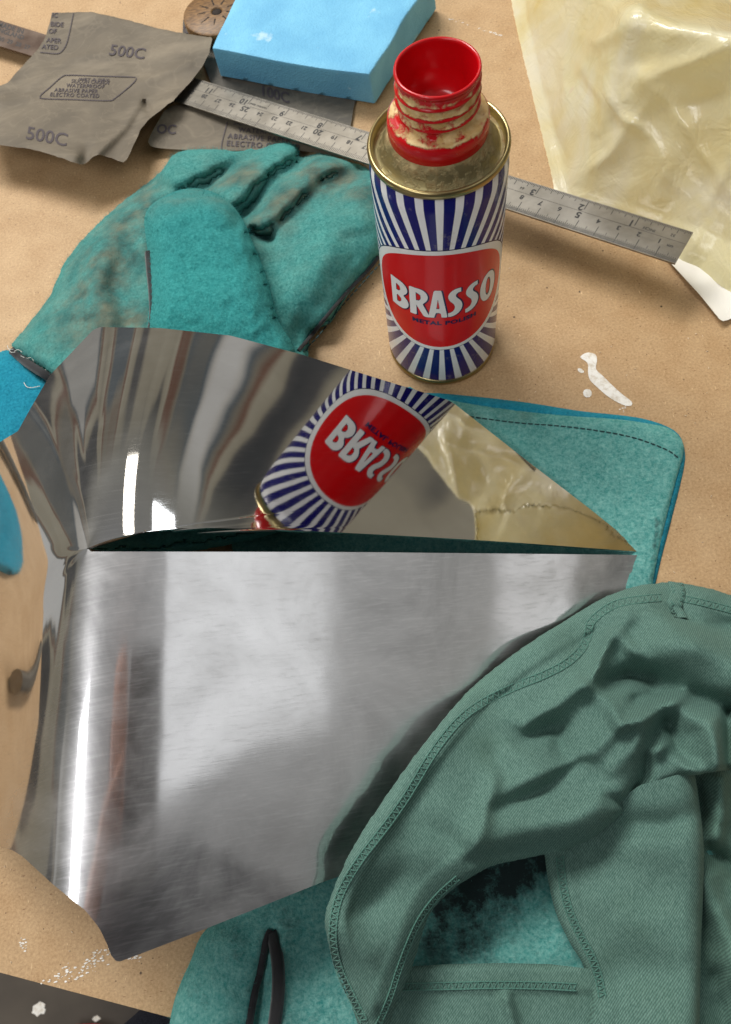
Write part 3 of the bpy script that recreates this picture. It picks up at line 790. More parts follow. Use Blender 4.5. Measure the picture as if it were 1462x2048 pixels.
pap2 = thing('abrasive_sheet', 'folded abrasive sheet lying under the rule between glove fingers and foam', 'sandpaper', at(500, 260, 0) * [1, 1, 0], 'abrasive papers on the bench')
zf2 = lambda p: 4.2 + 4.5 * np.exp(-segdist(p, [(296, 282), (322, 232), (330, 222)]) / 22) + .8 * vnoise(p, 90, 5)
sheet('paper', smooth_line([(296, 284), (303, 266), (318, 240), (336, 216), (380, 212), (560, 240), (720, 290), (722, 318), (640, 306), (560, 300), (440, 302), (340, 298), (304, 293)], 4, True), zf2, MT['abrasive'], pap2, step=10, thick=.4)
print_on('paper_lettering', 'ELECTRO COATED', (452, 291), (15.4, .9), (2, -15), zf2, MT['ink'], pap2, spacing=1.15)
print_on('paper_lettering', 'ABRASIVE PAPER', (455, 276), (15, 1.1), (2, -14), zf2, MT['ink'], pap2, spacing=1.15)
print_on('paper_lettering', 'WATERPROOF', (476, 263), (14, 1.2), (2, -13), zf2, MT['ink'], pap2, spacing=1.15)
print_on('paper_lettering', 'SILICON CARBIDE', (466, 249), (13, 1.2), (2, -12), zf2, MT['ink'], pap2, spacing=1.1)
print_on('grit_number', 'OC', (312, 266), (26, 1), (3, -26), zf2, MT['ink'], pap2)


def ink_line(line, zf, parent, w=1.6, closed=False):
    L = resample(np.asarray(line, float), 5, closed)
    if closed: L = np.vstack([L, L[:1]])
    T = np.gradient(L, axis=0); T /= np.linalg.norm(T, axis=1)[:, None] + 1e-9; N = np.stack([-T[:, 1], T[:, 0]], 1)
    a = L + N * w / 2; b = L - N * w / 2; n = len(L)
    P = np.vstack([ats(a, zf(a) + .35), ats(b, zf(b) + .35)])
    ob = mesh_obj('printed_line', P, [(i, i + 1, n + i + 1, n + i) for i in range(n - 1)], MT['ink'], parent); fix_up(ob)


ink_line(smooth_line([(455, 243), (449, 265), (444, 285), (443, 299)], 5), zf2, pap2, 2.0)

pap1 = thing('abrasive_sheet', 'large creased grey abrasive sheet stamped 500C twice', 'sandpaper', at(200, 180, 0) * [1, 1, 0], 'abrasive papers on the bench')
P1_OUT = [(104, 26), (135, 25), (182, 24), (240, 36), (320, 58), (372, 67), (425, 75), (418, 108), (404, 134), (384, 160), (356, 190), (345, 204), (338, 206), (322, 220), (300, 236), (282, 258),
          (270, 284), (254, 318), (246, 326), (222, 316), (196, 309), (184, 314), (174, 326), (162, 330), (140, 322), (100, 308), (60, 298), (0, 290), (-60, 282), (-70, 195), (-20, 180), (14, 166), (30, 148), (56, 120), (76, 98), (92, 72)]
zf1 = lambda p: z_lines(p, lambda p: 12 + 12 * sstep(110, 330, p[:, 1]) * sstep(330, 150, p[:, 0]) + 1.2 * vnoise(p, 70, 9, 2), [
    ([(190, 310), (250, 255), (282, 200), (300, 195)], [2.6, 2.0, 1.8, 0], 9), ([(230, 175), (300, 160), (380, 128)], [0, 1.4, 1.4], 9), ([(60, 170), (140, 118), (260, 100)], [1.2, 1.6, 0], 10),
    ([(0, 205), (90, 190)], [2, 0], 10), ([(255, 322), (300, 240), (345, 200)], [5, 4, 2.5], 18), ([(170, 322), (180, 280)], [-3, 0], 16), ([(290, 205), (300, 225)], [-2.5, -2.5], 7), ([(50, 292), (150, 315)], [2.2, 3], 18)])
P1_OUT = resample(np.array(P1_OUT, float), 3.0)
P1_OUT = P1_OUT + np.stack([vnoise(P1_OUT, 9, 91), vnoise(P1_OUT, 9, 92)], 1) * .9
sheet('paper', P1_OUT, zf1, MT['abrasive'], pap1, step=6.5, thick=.35)
print_on('grit_number', '500C', (216, 109), (33, 4), (7.5, -30), zf1, MT['ink'], pap1, bold=.012)
print_on('grit_number', '500C', (50, 277), (38, 7), (5.5, -36), zf1, MT['ink'], pap1, bold=.012)
for i, (s_, ox, oy) in enumerate((('WET & DRY', 156, 160), ('SILICON CARBIDE', 142, 165), ('WATERPROOF', 132, 174), ('ABRASIVE PAPER', 108, 183), ('ELECTRO COATED', 99, 192))):
    print_on('paper_lettering', s_, (ox, oy), (10.6 if i != 1 else 8.6, .35), (2.2, -10.5 if i else -7), zf1, MT['ink'], pap1, bold=.02, spacing=1.12)
ink_line(smooth_line([(140, 150), (200, 152), (264, 154), (273, 157), (262, 170), (230, 196), (216, 201), (150, 199), (88, 197), (80, 192), (100, 174), (124, 153)], 5, True), zf1, pap1, 1.9, True)
for s_, ox, oy in (('IC', 103, 34), ('BIDE', 100, 52), ('OF', 96, 66), ('APER', 92, 84), ('ATED', 83, 97)):
    print_on('paper_lettering', s_, (ox, oy), (13, .8), (2, -13), zf1, MT['ink'], pap1, bold=.02)
ink_line(smooth_line([(147, 26), (142, 50), (134, 84), (124, 102), (112, 107), (80, 104)], 5), zf1, pap1, 1.9)

# ================================================================== TURNED WOODEN DISC
wc = at(433, 22, 12.0)
disc = thing('wooden_disc', 'round brown wooden disc with a centre hole and radial saw cuts', 'wooden disc', wc * [1, 1, 0], local=True)
v, f = lathe([(3.2, 4), (3.2, 11.4), (3.8, 12), (19.8, 12), (20.8, 11.2), (21, 9), (20.6, 4), (19.6, 2.2), (3.2, 2.2)], 64); ob = mesh_obj('wood', v, f, MT['wood'], disc)
ob.modifiers.new('crisp', 'EDGE_SPLIT').split_angle = math.radians(40)
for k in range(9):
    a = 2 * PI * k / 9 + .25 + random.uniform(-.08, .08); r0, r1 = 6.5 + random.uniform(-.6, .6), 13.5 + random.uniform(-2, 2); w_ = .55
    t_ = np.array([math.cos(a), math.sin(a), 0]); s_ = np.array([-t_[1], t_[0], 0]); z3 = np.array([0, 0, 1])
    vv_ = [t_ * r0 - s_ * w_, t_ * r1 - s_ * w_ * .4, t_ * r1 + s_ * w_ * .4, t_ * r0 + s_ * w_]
    mesh_obj('saw_cut_shade', [p + z3 * 12.06 for p in vv_] + [p + z3 * 10 for p in vv_], [(0, 1, 2, 3), (0, 4, 5, 1), (1, 5, 6, 2), (2, 6, 7, 3), (3, 7, 4, 0)], MT['slot'], disc, smooth=False)  # dark slivers on the wood stand in for shade inside the cuts
v, f = lathe([(0, 11.2), (3.15, 11.2), (3.15, 4)], 24); mesh_obj('centre_hole_shade', v, f, MT['slot'], disc)  # dark cap stands in for the shade down the hole

# ================================================================== BLUE FOAM BLOCK
fb = thing('foam_block', 'light blue foam block with cut edges beside the wooden disc', 'foam block', at(748, 208, 0))
Tz = 24.5; c0 = at(425, 99, Tz); c1 = at(738, 148, Tz); c3 = at(498, -70, Tz); c2 = at(868, -50, Tz)
B0 = at(442, 153, 2.4); B1 = at(748, 207, 2.4); B2 = c2 + (B1 - c1); B3 = c3 + (B0 - c0)
gv, gf = [], []


def face_grid(a, b, c, d, n=16, m=10):
    k = len(gv)
    for i in range(n + 1):
        for j in range(m + 1):
            u_, w_ = i / n, j / m; gv.append((1 - w_) * ((1 - u_) * a + u_ * b) + w_ * ((1 - u_) * d + u_ * c))
    for i in range(n):
        for j in range(m): gf.append((k + i * (m + 1) + j, k + (i + 1) * (m + 1) + j, k + (i + 1) * (m + 1) + j + 1, k + i * (m + 1) + j + 1))


face_grid(c0, c1, c2, c3, 30, 24); face_grid(B0, B1, c1, c0, 30, 8); face_grid(B1, B2, c2, c1, 24, 8); face_grid(B3, B0, c0, c3, 24, 8); face_grid(B2, B3, c3, c2, 24, 8); face_grid(B3, B2, B1, B0, 6, 6)
gv = np.array(gv); wob = np.stack([vnoise(gv[:, [0, 2]] + gv[:, [1, 1]], 26, 31), vnoise(gv[:, [1, 2]], 26, 32), vnoise(gv[:, [0, 1]], 30, 33)], 1) * np.array([.9, .9, .7])
ob = mesh_obj('foam', gv + wob, gf, MT['foam'], fb)
bm = bmesh.new(); bm.from_mesh(ob.data); bmesh.ops.remove_doubles(bm, verts=bm.verts, dist=5e-4); bmesh.ops.recalc_face_normals(bm, faces=bm.faces); bm.to_mesh(ob.data); bm.free()
md = ob.modifiers.new('soft_edge', 'BEVEL'); md.width = .0009; md.segments = 2; md.limit_method = 'ANGLE'; md.angle_limit = math.radians(40)
ob.modifiers.new('crisp', 'EDGE_SPLIT').split_angle = math.radians(50)

# ================================================================== WHITE SHEET UNDER THE BAG, YELLOW BAG
wf = thing('white_plastic', 'white crumpled plastic corner poking out from under the yellow bag', 'plastic', at(1430, 600, 0))
sheet('film', [(1318, 505), (1345, 530), (1400, 590), (1443, 643), (1456, 640), (1500, 620), (1560, 560), (1500, 470), (1400, 440)], lambda p: 1.2 + 2.2 * np.exp(-(segdist(p, [(1345, 530), (1443, 643)]) / 12)) + 1.2 * vnoise(p, 30, 8) * .6, MT['white_film'], wf, step=9, thick=.2)

bagt = thing('plastic_bag', 'bulging pale yellow crinkled plastic bag behind the rule', 'plastic bag', at(1300, 250, 0))
BAG = smooth_line([(1010, -120), (1018, -20), (1030, 50), (1058, 170), (1082, 270), (1100, 345), (1112, 392), (1150, 422), (1230, 450), (1310, 478), (1346, 500), (1360, 522), (1398, 538), (1450, 580), (1520, 616), (1700, 650), (1960, 540), (2020, 250), (1860, -20), (1480, -190), (1180, -200)], 5, True)


def smin(a, b, k):
    h = np.clip(.5 + .5 * (b - a) / k, 0, 1); return b * (1 - h) + a * h - k * h * (1 - h)


def bag_z(p):
    d = segdist(p, np.vstack([BAG, BAG[:1]])); w = sstep(0, 70, d)
    rl_ = np.array([(900, 338), (1190, 430), (1390, 494), (1480, 540), (1700, 600), (2050, 560)]); dr_ = segdist(p, rl_)
    below = p[:, 1] > np.interp(p[:, 0], rl_[:, 0], rl_[:, 1])
    fr_ = [(1112, 392), (1150, 422), (1230, 450), (1310, 478), (1346, 500), (1360, 522), (1398, 538), (1450, 580), (1520, 616), (1700, 650), (1960, 540)]
    ot_ = [(1960, 540), (2020, 250), (1860, -20), (1480, -190), (1180, -200), (1010, -120), (1018, -20), (1030, 50), (1058, 170), (1082, 270), (1100, 345), (1112, 392)]
    df = segdist(p, fr_); do = segdist(p, ot_)
    side = smin(.6 + 7 * (1 - np.exp(-do / 34)) + .34 * np.clip(do - 30, 0, 1e3), .6 + 4 * (1 - np.exp(-df / 34)) + .16 * df + .035 * np.clip(df - 60, 0, 1e3), 4)
    front = np.interp(p[:, 0], [1000, 1390, 1520], [8, 19.5, 19]) + (.235 + .0 * p[:, 0]) * np.clip(dr_ - 40, 0, 600) * (~below)
    z = smin(smin(side, front, 14), np.full(len(p), 150.0) + .0 * np.clip(p[:, 0] - 1300, -300, 600), 16)
    z = z + 45 * sstep(1500, 1760, p[:, 0]) * sstep(80, 260, dr_) + 40 * sstep(10, -160, p[:, 1]) * sstep(20, 160, d)
    return z


def bag_wrinkle(p):
    d = segdist(p, np.vstack([BAG, BAG[:1]])); w = sstep(0, 40, d) * sstep(42, 120, segdist(p, [(900, 338), (1190, 430), (1390, 494), (1480, 540), (1700, 600)]))
    q0 = p + 18 * np.stack([vnoise(p, 70, 4), vnoise(p, 70, 5)], 1)
    u_ = q0 @ np.array([.80, .60]); s_ = q0 @ np.array([-.60, .80])
    fold = 1 - np.abs(vnoise(np.stack([u_ / 70, s_ / 420], 1), 1, 41)) * 2.0
    fold2 = 1 - np.abs(vnoise(np.stack([s_ / 80, u_ / 200], 1), 1, 43)) * 2.0
    cr = 1 - np.abs(vnoise(q0, 70, 44, 2)) * 3.2; cr2 = 1 - np.abs(vnoise(q0, 30, 46)) * 3.0
    z = 1.5 * vnoise(p, 190, 47) + 1.5 * fold + .25 * fold2 + .2 * np.clip(cr, 0, 1) ** 1.5
    for line, hv, wd2 in [([(1230, 205), (1300, 165), (1400, 110), (1480, 60)], [2, 5, 6, 5], 22), ([(1180, 150), (1190, 210), (1200, 270)], [3, 2, 3], 16), ([(1172, 170), (1190, 260)], [-3, -5], 30), ([(1210, 80), (1290, 20), (1360, -40)], [4, 5, 5], 20),
                          ([(1225, 205), (1330, 320), (1390, 430)], [4, 4, 0], 18), ([(1290, 160), (1380, 260), (1460, 400)], [3, 4.5, 3], 20), ([(1120, 130), (1130, 260), (1150, 360)], [2.5, 2.5, 1], 14), ([(1050, 20), (1090, 180)], [2, 2], 12), ([(1330, 230), (1440, 200)], [-3, -4], 26)]:
        dd, vv = segdist(q0, line, np.asarray(hv, float)); z = z + .6 * vv * (.4 * np.exp(-(dd / wd2) ** 2) + .6 * np.exp(-np.sqrt(dd ** 2 + 6) / (wd2 * .75)))
    return z * w


bag_ob = sheet('film', BAG, bag_z, MT['bag'], bagt, step=6.0, thick=0, disp=bag_wrinkle, split=False)
smb = bag_ob.modifiers.new('relax', 'SMOOTH'); smb.factor = .5; smb.iterations = 3

# ================================================================== GLOVES
def capsules(p, items):
    """highest of several rounded fingers: (polyline, radii px, centre heights mm, half thickness mm)"""
    z = np.full(len(p), -50.0)
    for line, rad, zc, th in items:
        n = len(line); d, rv = segdist(p, line, np.broadcast_to(np.asarray(rad, float), (n,))); _, zv = segdist(p, line, np.broadcast_to(np.asarray(zc, float), (n,)))
        q_ = np.clip(1 - (d / rv) ** 2, 0, 1); z = np.where(d < rv, np.maximum(z, zv + th * np.sqrt(q_) - .25 * th), z)
    return z


def edge_round(p, poly, r):
    d = np.clip(segdist(p, np.vstack([poly, poly[:1]])) / r, 0, 1); return np.sqrt(1 - (1 - d) ** 2)


zero = lambda p: np.zeros(len(p))


def fuzz(ob, count, length, seed, mat_slot=1):
    """short suede nap"""
    vg = ob.vertex_groups.new(name='nap'); gr = np.zeros(len(ob.data.vertices)); bl = gr.copy()
    ob.data.attributes['grime'].data.foreach_get('value', gr); ob.data.attributes['black'].data.foreach_get('value', bl)
    nv = len(gr) // 2
    for i in range(nv): vg.add([i], float(np.clip(1 - gr[i] - bl[i], 0.02, 1)), 'REPLACE')
    ps = ob.modifiers.new('nap', 'PARTICLE_SYSTEM').particle_system; st = ps.settings; st.type = 'HAIR'; st.count = count; st.hair_length = length * 1e-3
    st.hair_step = 2; st.brownian_factor = .0; st.factor_random = length * .35e-3; st.root_radius = .06; st.tip_radius = .02; st.radius_scale = .001
    st.use_advanced_hair = True; st.normal_factor = length * .5e-3; st.material = mat_slot; ps.seed = seed; ps.vertex_group_density = 'nap'; st.display_step = 2; st.render_step = 2


g1 = thing('welding_glove', 'teal suede work glove lying palm up beside the tin, thumb folded over', 'glove', at(420, 500, 0), 'suede work gloves')
G1 = smooth_line([(20, 694), (34, 672), (66, 632), (94, 596), (112, 556), (132, 516), (166, 474), (204, 436), (250, 396), (300, 358), (326, 334), (345, 308), (372, 298), (430, 296), (475, 300), (510, 292), (560, 284), (594, 286), (604, 298), (600, 312),
                  (640, 304), (690, 318), (735, 334), (790, 380), (800, 440), (775, 490), (752, 524), (700, 590), (662, 648), (618, 700), (640, 1000), (450, 1094), (172, 1096), (140, 880), (130, 790), (100, 752), (64, 728)], 4, True)
FING = [([(360, 345), (430, 322), (480, 318)], [48, 40, 34], [10, 9, 6], 14), ([(440, 420), (500, 362), (566, 316)], [52, 48, 34], [12, 12, 7], 17),
        ([(510, 480), (580, 400), (650, 348), (690, 336)], [56, 56, 46, 30], [12, 12, 8, 6], 18), ([(590, 560), (660, 470), (730, 400), (770, 370)], [80, 80, 66, 50], [10, 10, 9, 8], 18)]


def g1_z(p):
    palm = 3 + 17 * edge_round(p, G1, 95) + 1.6 * vnoise(p, 80, 51, 2)
    fz = capsules(p, FING); k = sstep(470, 380, p[:, 1] + .35 * (p[:, 0] - 450)) 
    z = np.maximum(fz + 1.0 * vnoise(p, 30, 53), palm * (1 - .72 * sstep(430, 330, p[:, 1] - .1 * (p[:, 0] - 500))))
    z = z_lines(p, lambda q_: z, [([(505, 470), (540, 478)], [-9, -8], 12), ([(478, 432), (500, 415), (522, 385), (560, 345), (598, 318)], [-6, -7, -5, -4, -3], 13), ([(530, 478), (590, 425), (640, 372), (700, 338)], [-6, -5, -5, -4], 13), ([(395, 375), (420, 365), (470, 330), (510, 296)], [-3, -4, -4, -3], 13), ([(210, 470), (190, 560), (215, 640)], [3, 5, 4], 30), ([(255, 480), (230, 570), (250, 640)], [-2, -4, -3], 22),
                                  ([(640, 520), (560, 600)], [2, 2], 40), ([(610, 640), (585, 690)], [-3, -3], 16)])
    z = z + 20 * sstep(690, 800, p[:, 1]) * edge_round(p, G1, 60)  # hidden part raised under the steel to block light behind the slot
    return np.maximum(z, 2.0) + .55 * vnoise(p, 11, 57)


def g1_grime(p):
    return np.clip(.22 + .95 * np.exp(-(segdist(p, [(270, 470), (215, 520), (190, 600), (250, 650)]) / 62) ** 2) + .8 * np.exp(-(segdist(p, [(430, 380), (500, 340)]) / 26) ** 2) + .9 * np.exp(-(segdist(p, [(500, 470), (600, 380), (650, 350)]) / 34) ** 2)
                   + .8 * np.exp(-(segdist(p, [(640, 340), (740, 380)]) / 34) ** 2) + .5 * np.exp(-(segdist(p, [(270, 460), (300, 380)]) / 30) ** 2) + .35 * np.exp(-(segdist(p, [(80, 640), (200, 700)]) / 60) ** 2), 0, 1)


nofn = lambda p: np.zeros(len(p))
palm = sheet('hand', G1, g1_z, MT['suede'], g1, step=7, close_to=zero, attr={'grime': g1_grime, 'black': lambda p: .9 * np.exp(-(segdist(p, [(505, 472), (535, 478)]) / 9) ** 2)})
smp = palm.modifiers.new('relax', 'SMOOTH'); smp.factor = .5; smp.iterations = 5
TH = smooth_line([(296, 660), (300, 600), (297, 520), (290, 462), (289, 436), (300, 412), (330, 392), (362, 379), (398, 377), (430, 386), (462, 408), (486, 440), (504, 482), (524, 530), (540, 580), (556, 640), (585, 720), (450, 800), (320, 780)], 4, True)


def th_z(p):
    return g1_z(p) * .55 + 12 + 19 * edge_round(p, TH, 60) * (1 - .25 * sstep(560, 720, p[:, 1])) + .9 * vnoise(p, 60, 61) + .5 * vnoise(p, 11, 62)


thumb = sheet('thumb', TH, th_z, MT['suede_bright'], g1, step=7, close_to=lambda p: g1_z(p) * .5, attr={'grime': lambda p: .45 * np.exp(-(segdist(p, [(300, 420), (400, 380), (470, 420)]) / 20) ** 2), 'black': nofn})
CU = smooth_line([(-20, 712), (18, 700), (60, 732), (102, 762), (160, 830), (60, 930), (-60, 1000), (-240, 1080), (-540, 1090), (-600, 900), (-330, 800), (-140, 742)], 4, True)
cuff = sheet('cuff', CU, lambda p: 1.5 + 5.5 * edge_round(p, CU, 26) + .8 * vnoise(p, 60, 63) + .4 * vnoise(p, 11, 64), MT['suede_blue'], g1, step=9, close_to=zero, attr={'grime': nofn, 'black': nofn})


def seam(name, line, zf, mat, parent, w=1.4, lift=.4, rpx=None):
    L = resample(smooth_line(line, 6), 6, False); P = ats(L, zf(L) + lift); V, Fc = tube(P, w, 6); return mesh_obj(name, V, Fc, mat, parent)


seam('binding', [(26, 702), (60, 730), (102, 757), (130, 776)], lambda p: np.maximum(g1_z(p), 7) * .9, MT['binding'], g1, 2.4, -2)
seam('seam_dark_line', [(299, 505), (302, 540), (307, 590), (308, 630), (304, 664)], g1_z, MT['binding'], g1, 2.4, 5.5)  # black tube stands in for the shade in the gap beside the thumb
seam('seam_dark_line', [(596, 702), (625, 668), (662, 622), (700, 578), (735, 542), (757, 514)], lambda p: g1_z(p), MT['binding'], g1, 1.0, .2)


def stitches(line, zf, mat, parent, gap=14, ln=8, w=.35, lift=.35, zig=0.0):
    L = resample(smooth_line(line, 6), gap, False); ms = []
    T = np.gradient(L, axis=0); T /= np.linalg.norm(T, axis=1)[:, None]; N = np.stack([-T[:, 1], T[:, 0]], 1)
    for i in range(len(L)):
        a = L[i] - T[i] * ln / 2 + N[i] * zig * (1 if i % 2 else -1); b = L[i] + T[i] * ln / 2 - N[i] * zig * (1 if i % 2 else -1); m_ = (a + b) / 2
        q_ = np.array([a, m_, b]); z = zf(q_) + lift * np.array([.2, 1, .2]); ms.append(tube(ats(q_, z), w, 5))
    V, Fc = join(ms); ob = mesh_obj('stitching', V, Fc, mat, parent); tag(ob, kind='stuff'); return ob


stitches([(610, 700), (640, 668), (676, 622), (716, 576), (760, 528)], g1_z, MT['thread_dark'], g1, 12, 8)
for k in range(14):
    x0 = random.uniform(20, 115); y0 = 700 + (x0 - 20) * .62 + random.uniform(-6, 4); a = random.uniform(0, 6.28); L = [(x0, y0), (x0 + 9 * math.cos(a), y0 + 7 * math.sin(a)), (x0 + 16 * math.cos(a + .7), y0 + 11 * math.sin(a + .7))]
    P = ats(smooth_line(L, 4), 10.0 + random.uniform(-2, 1)); V, Fc = tube(P, .16, 4); mesh_obj('loose_thread', V, Fc, MT['thread_white'], g1)
L = smooth_line([(48, 765), (54, 774), (66, 775), (80, 772)], 4); V, Fc = tube(ats(L, 8.2), .2, 4); mesh_obj('loose_thread', V, Fc, MT['thread_white'], g1)

g2 = thing('welding_glove', 'teal suede work glove lying under the folded steel, cuff towards the tin', 'glove', at(1000, 1200, 0), 'suede work gloves')
CF = smooth_line([(760, 800), (840, 790), (930, 806), (1040, 822), (1140, 832), (1230, 838), (1290, 846), (1335, 856), (1362, 878), (1367, 905), (1352, 960), (1334, 1030), (1318, 1100), (1306, 1160), (1290, 1240), (1100, 1260), (800, 1250), (520, 1200), (480, 1000)], 4, True)
CFB = smooth_line([(780, 800), (850, 786), (950, 793), (1060, 806), (1160, 822), (1280, 836), (1350, 862), (1369, 900), (1366, 945), (1340, 1050), (1322, 1120), (1308, 1180), (1290, 1250), (900, 1255), (600, 1100)], 4, True)
zcf = lambda p: 2.3 + 1.2 * edge_round(p, CF, 10) + .6 * vnoise(p, 90, 71, 2) + .3 * vnoise(p, 10, 73)
sheet('cuff_lining', CFB, lambda p: .3 + 1.6 * edge_round(p, CFB, 8) + .2 * vnoise(p, 12, 74), MT['suede_blue'], g2, step=10, close_to=zero, attr={'grime': nofn, 'black': nofn})
g2_cuff = sheet('cuff', CF, zcf, MT['suede_pale'], g2, step=9, close_to=lambda p: np.full(len(p), 1.4), attr={'grime': lambda p: .3 * np.exp(-(segdist(p, [(900, 830), (1050, 830)]) / 20) ** 2), 'black': lambda p: .75 * np.exp(-(segdist(p, [(1316, 1040), (1300, 1170)]) / 7) ** 2)})
stitches([(905, 826), (960, 836), (1040, 846), (1120, 852), (1200, 862), (1270, 876), (1330, 898), (1352, 912)], zcf, MT['thread_dark'], g2, 13, 9, .32)
HB = smooth_line([(520, 1250), (420, 1600), (470, 1780), (404, 1868), (382, 1920), (352, 1990), (338, 2060), (345, 2110), (1300, 2110), (1420, 1900), (1440, 1500), (1300, 1250)], 4, True)


def hb_z(p):
    z = 2 + 11 * edge_round(p, HB, 70) + 1.5 * vnoise(p, 90, 81, 2) + .5 * vnoise(p, 11, 82)
    return z_lines(p, lambda q_: z, [([(545, 1868), (525, 1950), (510, 2060)], [-5, -6, -6], 14), ([(560, 1900), (556, 2060)], [3, 3], 30), ([(470, 1900), (450, 2050)], [3, 3], 40)])


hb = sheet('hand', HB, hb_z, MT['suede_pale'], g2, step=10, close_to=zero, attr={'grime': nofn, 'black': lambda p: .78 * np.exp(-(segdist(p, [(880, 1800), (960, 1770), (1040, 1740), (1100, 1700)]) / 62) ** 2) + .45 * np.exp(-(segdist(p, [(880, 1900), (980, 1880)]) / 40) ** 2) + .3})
seam('binding', [(541, 1862), (548, 1880), (556, 1930), (556, 1990), (546, 2070)], hb_z, MT['binding'], g2, 2.3, 1.0)
seam('binding', [(540, 1862), (530, 1890), (520, 1940), (508, 1990), (494, 2070)], hb_z, MT['binding'], g2, 1.5, .8)

# ================================================================== GREEN JERSEY RAG
def c6(pts): return [(600 + x / 1.696, 1120 + y / 1.696) for x, y in pts]


rag = thing('cloth_rag', 'crumpled sage green jersey rag with stitched hems, draped over the steel', 'cloth', at(1150, 1600, 0))
_ctl = np.array([(1345, 1165, 13), (1200, 1195, 17), (1000, 1325, 33), (850, 1480, 48), (700, 1700, 54), (650, 1820, 48), (690, 1985, 36), (900, 1900, 26), (1100, 1700, 34), (1480, 1200, 12), (1480, 1450, 36), (1250, 1450, 40),
                 (1100, 1400, 38), (1000, 1550, 46), (1250, 1650, 38), (1480, 2048, 30), (1150, 2048, 32), (800, 2048, 32), (760, 1850, 44), (900, 1650, 48), (1350, 1300, 32), (1280, 1210, 20)], float)


def rag_base(p):
    d2 = ((p[:, None, :] - _ctl[None, :, :2]) ** 2).sum(2); w = 1 / (d2 + 1800) ** 1.7; return (w * _ctl[:, 2]).sum(1) / w.sum(1)


OUT = smooth_line([(1490, 1196), (1440, 1180), (1400, 1170), (1345, 1162), (1270, 1170), (1200, 1196), (1140, 1232), (1075, 1272), (1000, 1325), (930, 1385), (850, 1480), (770, 1590), (700, 1700), (656, 1800), (647, 1850), (664, 1920), (690, 1980), (716, 2060)], 5)
INN = smooth_line([(776, 2060), (804, 1990), (830, 1926), (858, 1838), (892, 1794), (934, 1762), (985, 1735), (1045, 1721), (1090, 1712)], 5)
LOW = smooth_line([(1130, 1704), (1180, 1682), (1225, 1648), (1272, 1606), (1330, 1574), (1395, 1552), (1490, 1540)], 5)
M1 = np.vstack([OUT, INN, LOW])
FOLDS = [([(640, 500), (760, 600), (860, 570), (900, 640)], [-2, -7, -9, -6], 46), ([(650, 520), (760, 572), (960, 430), (1000, 400), (1060, 250), (1120, 190)], [2, 6, 7, 6, 7, 4], 30), ([(1000, 390), (1060, 260)], [5, 4], 16),
         ([(655, 760), (620, 880), (570, 990)], [4, 5, 4], 34), ([(600, 950), (800, 905), (1000, 850), (1070, 800)], [5, 9, 9, 5], 66), ([(570, 1010), (700, 1000), (830, 985), (980, 960), (1100, 880)], [-4, -3, -2, -2, -3], 22),
         ([(660, 850), (760, 810), (850, 770), (960, 680)], [-3, -7, -6, -5], 26), ([(700, 800), (900, 700), (1000, 640), (1080, 560)], [2, 5, 6, 4], 40), ([(660, 660), (700, 720)], [-5, -4], 60),
         ([(1050, 810), (1110, 830), (1160, 740), (1200, 600), (1230, 510)], [-5, -10, -9, -8, -6], 22), ([(1060, 700), (1130, 650), (1160, 560)], [4, 5, 5], 40),
         ([(960, 425), (1040, 480), (1085, 552), (1200, 515), (1300, 455)], [4, 4, 8, 8, 8], 26), ([(1130, 470), (1230, 440)], [-8, -7], 24),
         ([(1035, 415), (1110, 392), (1190, 408)], [-10, -17, -14], 32), ([(1060, 180), (1180, 178), (1260, 200)], [3, 5, 4], 40), ([(1095, 250), (1130, 300), (1180, 345)], [5, 6, 4], 26), ([(1200, 260), (1330, 300), (1480, 350)], [7, 12, 12], 95),
         ([(1170, 360), (1300, 440), (1480, 500)], [-8, -12, -12], 40), ([(1280, 190), (1380, 220), (1480, 230)], [-7, -7, -5], 24), ([(1290, 480), (1390, 560), (1425, 700), (1410, 860)], [6, 10, 11, 8], 44), ([(1255, 545), (1280, 640), (1315, 680)], [-9, -13, -9], 32),
         ([(1205, 640), (1255, 620), (1340, 740), (1365, 900)], [7, 8, 9, 8], 30), ([(1115, 825), (1230, 775), (1335, 745)], [-5, -8, -4], 20), ([(1450, 520), (1445, 700), (1440, 860)], [-14, -14, -14], 20), ([(340, 1080), (260, 1140), (200, 1200)], [-3, -4, -2], 60), ([(380, 700), (300, 860)], [3, 3], 50),
         ([(420, 900), (500, 940), (560, 980)], [-1, -3, -3], 40), ([(180, 1250), (230, 1400), (270, 1500)], [3, 4, 4], 50)]
FOLDS = [(c6(l), h, w / 1.696) for l, h, w in FOLDS]


